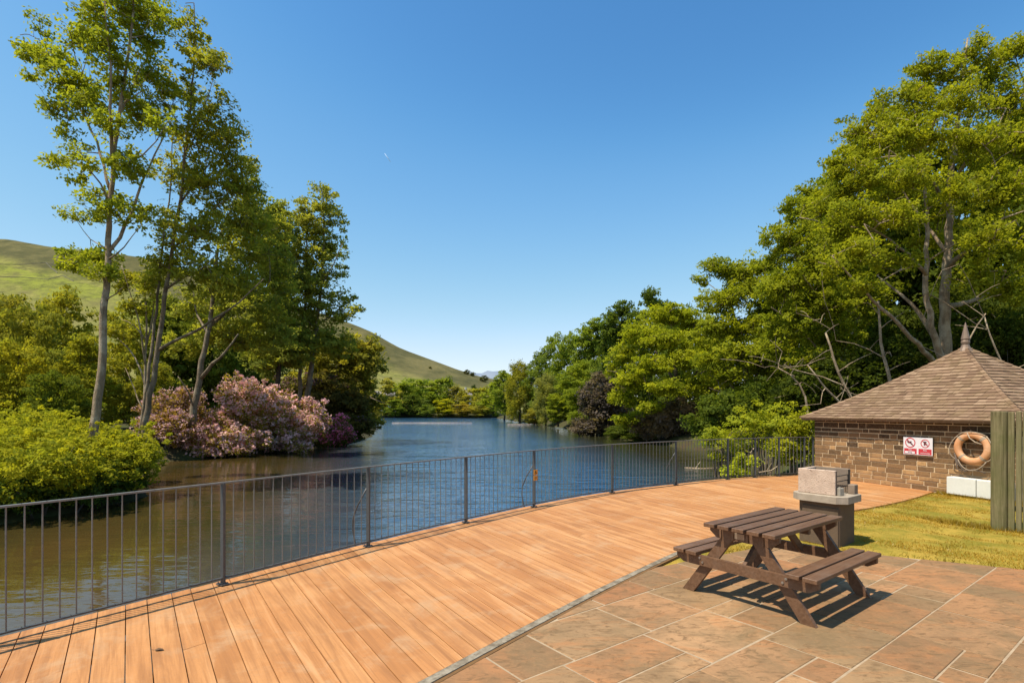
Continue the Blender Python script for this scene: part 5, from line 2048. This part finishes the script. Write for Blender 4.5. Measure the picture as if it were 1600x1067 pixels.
# extra bare stems rising from the shade above the roof
BS = 'bare leaning young trees above the hut roof'
for pts, r0, Y, lb in [([(1394, 620), (1390, 590), (1380, 555), (1374, 510), (1372, 470)], .10, 19.5, 'upright bare stem above the middle of the left roof slope'),
                       ([(1336, 640), (1318, 600), (1304, 565), (1290, 520)], .09, 20, 'bare stem leaning left above the lower roof slope'),
                       ([(1322, 640), (1296, 612), (1276, 590), (1262, 570)], .07, 20.5, 'thin bare stem leaning far left over the eaves corner'),
                       ([(1590, 600), (1565, 565), (1545, 520), (1538, 495)], .06, 18.5, 'thin bare stem leaning left, right of the finial'),
                       ([(1500, 570), (1520, 520), (1540, 490)], .06, 18.5, 'short bare stem leaning right behind the finial'),
                       ([(1270, 690), (1262, 640), (1250, 600), (1216, 575)], .07, 21.5, 'bare forked stem over the railing corner')]:
    rg = np.random.default_rng(len(lb))
    p0 = P(*pts[0], Y)
    r = empty('bare_tree', (p0[0], p0[1], -.2), lb, 'tree', BS)
    sk = Skel()
    q = [down(p0, -.3)] + [P(a, e, Y) for a, e in pts]
    base = np.array([p0[0], p0[1], -.2])
    sk.limb([v - base for v in q], r0, r0 * .35, 7, None, .02, rg)
    n0 = len(sk.p)
    for i in range(14 if len(pts) > 3 else 4):
        a = sk.p[rg.integers(n0 // 3, n0)]
        sk.join(a + np.array([rg.uniform(-2.4, .8), rg.uniform(-.6, .6), rg.uniform(.2, 1.7)]), .035, .009, rg, sides=5)
    sk.mb.build('trunk', M['pale_bark'], r, True)

# ---- bushes behind the railing corner
RC = 'light green bushes outside the railing corner'
for i, (bl, Y, lb, c) in enumerate([([(1180, 660, 44, 24), (1155, 690, 30, 18), (1205, 690, 30, 20), (1225, 660, 26, 20)], 19.6, 'light green bush outside the railing, left of the hut corner', (.115, .140, .022)),
                                    ([(1250, 668, 30, 24), (1230, 705, 26, 22), (1262, 700, 14, 24)], 18.2, 'light green bush pressed between the railing and the hut corner', (.110, .130, .020)),
                                    ([(1150, 735, 20, 10), (1165, 722, 16, 10)], 17.0, 'small light green bush low behind the railing panel', (.125, .155, .025)),
                                    ([(1128, 712, 18, 8), (1120, 690, 24, 10)], 20.5, 'small leafy bush at the waterline behind the railing', (.11, .135, .022))]):
    bush('shrub', lb, 'shrub', RC, bp(Y, bl, .7), 150 if i < 2 else 45, .26, 44, .048, c, 90 + i, -.68, .6, n_stem=12, bark='bark')
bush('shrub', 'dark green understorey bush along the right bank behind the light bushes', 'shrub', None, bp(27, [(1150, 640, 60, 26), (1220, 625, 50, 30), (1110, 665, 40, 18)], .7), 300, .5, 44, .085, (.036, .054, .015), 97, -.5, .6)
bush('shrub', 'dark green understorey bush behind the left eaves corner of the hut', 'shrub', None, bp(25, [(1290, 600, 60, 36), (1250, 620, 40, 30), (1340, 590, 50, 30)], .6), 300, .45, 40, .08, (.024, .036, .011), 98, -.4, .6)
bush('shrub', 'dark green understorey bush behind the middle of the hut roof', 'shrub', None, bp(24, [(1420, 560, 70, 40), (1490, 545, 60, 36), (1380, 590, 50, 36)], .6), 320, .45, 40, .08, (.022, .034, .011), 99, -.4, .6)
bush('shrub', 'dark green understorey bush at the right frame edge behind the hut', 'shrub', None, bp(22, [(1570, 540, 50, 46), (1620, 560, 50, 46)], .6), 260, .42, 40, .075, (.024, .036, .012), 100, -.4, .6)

# fallen branches in the water behind the railing
FBG = 'fallen branches lying in the water behind the railing'
for i, (pts, Y, r0, lb) in enumerate([([(1070, 731), (1098, 732), (1140, 730)], 23.5, .045, 'pale fallen branch floating level behind the railing'), ([(1178, 700), (1172, 708), (1160, 698), (1150, 692)], 21.0, .03, 'crooked fallen branch in the bush behind the railing'),
                                      ([(1222, 714), (1245, 700), (1268, 690)], 18.5, .04, 'bare branch sloping up to the hut corner'), ([(1186, 738), (1205, 735), (1225, 722), (1258, 708)], 18.8, .03, 'long low bare branch left of the hut corner')]):
    q = [P(a, e, Y) for a, e in pts]
    mb = MB()
    mb.tube([v - q[0] for v in q], np.linspace(r0, r0 * .5, len(q)), 6)
    v = q[0] + (q[1] - q[0]) * .6
    mb.tube([v - q[0], v - q[0] + np.array([.25, .1, .3])], [r0 * .5, r0 * .2], 5)
    tag(mb.build('fallen_branch', M['pale_bark'], None, True, tuple(q[0])), lb, 'branch', FBG)

# ---- dry stone walls across the hill
def hill_hit(px, py):
    ys_ = np.arange(205.0, 900.0, 1.0)
    zz = height((px - CX) / F * ys_, ys_)
    k = np.nonzero(zz > H - (py - HY) / F * ys_)[0]
    y = ys_[k[0]] if len(k) else 700.0
    return np.array([(px - CX) / F * y, y, H - (py - HY) / F * y])


M['drystone'] = rough_mat('dark_dry_stone', (.10, .09, .06), (.15, .13, .09), .8, .95, .3, .05)
for pts, lb in (([(72, 411), (80, 419), (91, 428)], 'short dark dry stone wall sloping across the bright green field'), ([(-20, 413), (30, 414), (72, 411), (110, 417), (150, 424)], 'long dark dry stone wall along the top of the bright green field'),
                ([(-20, 432), (40, 434), (75, 437), (98, 431), (118, 441)], 'crooked dark dry stone wall below the bright green field')):
    q = []
    for (a, e), (c_, d_) in zip(pts[:-1], pts[1:]):
        for t_ in np.linspace(0, 1, 9)[:-1]:
            q.append(hill_hit(a + (c_ - a) * t_, e + (d_ - e) * t_))
    q = np.array(q)
    mb = MB()
    for v0_, v1_ in zip(q[:-1], q[1:]):
        if np.linalg.norm(v1_ - v0_) < 60:
            mb.tube([v0_ - q[0] + [0, 0, .2], v1_ - q[0] + [0, 0, .2]], .5, 5)
    tag(mb.build('stone_wall', M['drystone'], None, False, tuple(q[0])), lb, 'wall', 'dry stone walls on the hill')

# ---- low strips on the water, pale houses, contrail
b = NB('pale_silt')
b.pbr(b.mix(b.ramp(b.noise(b.coord(), 3, 4), [(.4, 0), (.6, 1)]), (.33, .27, .23), (.24, .18, .14)), .9, 0, None, .2)
M['silt'] = b.m
for (x0, x1, Y, lb) in ((612, 738, 104, 'long thin pale silt bar lying low on the middle of the lake'), (792, 830, 92, 'short pale silt bar near the right bank')):
    mb = MB()
    a, e = (x0 - CX) / F * Y, (x1 - CX) / F * Y
    n = 30
    top, rgx = [], np.random.default_rng(int(Y))
    for i in range(n):
        f_ = i / n * 2 * math.pi
        top.append(((a + e) / 2 + (e - a) / 2 * math.cos(f_), Y + (e - a) * .07 * math.sin(f_) * rgx.uniform(.6, 1.2)))
    mb.prism(top, -1.0, -.60, .5, .12)
    tag(mb.build('silt_bar', M['silt']), lb, 'silt bar')
M['render'] = rough_mat('pale_house_render', (.62, .58, .53), (.55, .50, .45), 2, .8, .1, .01, tint=0)
M['roofing'] = rough_mat('grey_roof', (.20, .17, .16), (.26, .22, .2), 3, .8, .1, .01, tint=.2)
M['glass'] = rough_mat('dark_window', (.03, .035, .04), (.04, .045, .05), 3, .15, 0, .01, tint=0)
for (px, Y, w_, zt, lb) in ((601, 200, 5.0, 5.5, 'pale house glimpsed behind the waterside tree at the left of the far shore'), (718, 225, 4.5, 5.5, 'pale house glimpsed between the far shore trees')):
    x = (px - CX) / F * Y
    z = float(height(np.array([x]), np.array([Y * 1.0]))[0])
    h0 = empty('house', (x, Y, z), lb, 'house', 'pale houses beyond the lake', .3)
    mb = MB()
    mb.box((0, 0, zt / 2), (w_, 3, zt / 2), None, .5)
    mb.build('wall', M['render'], h0)
    mb = MB()
    for sy in (-1, 1):
        q = [(-w_ - .3, sy * 3.4, zt - .1), (w_ + .3, sy * 3.4, zt - .1), (w_ + .3, 0, zt + 2.2), (-w_ - .3, 0, zt + 2.2)]
        mb.quad(q if sy < 0 else q[::-1], .5)
    for sx in (-1, 1):
        mb.quad([(sx * w_, -3.0, zt), (sx * w_, 3.0, zt), (sx * w_, 0, zt + 2.0)], .3)
    rf = mb.build('roof', M['roofing'], h0)
    mb = MB()
    mb.box((w_ * .6, 0, zt + 2.4), (.4, .4, .7), None, .5)
    mb.build('chimney', M['render'], rf)
    for wx in (-.6, 0, .6):
        for wz in (.3, .72):
            mb = MB()
            mb.box((wx * w_, -3.02, zt * wz), (.55, .03, .6), None, .5)
            mb.build('window', M['glass'], h0)
M['vapour'] = rough_mat('white_vapour', (.80, .84, .90), (.78, .83, .9), .01, 1, 0, .1, tint=0)
mb = MB()
a, e = P(601, 240, 4000), P(610, 253, 4000)
mb.tube([(0, 0, 0), (e - a) * .5, e - a], [.8, 1.7, 1.5], 8)
tag(mb.build('contrail', M['vapour'], None, True, tuple(a)), 'tiny white vapour trail slanting across the open blue sky', 'contrail')
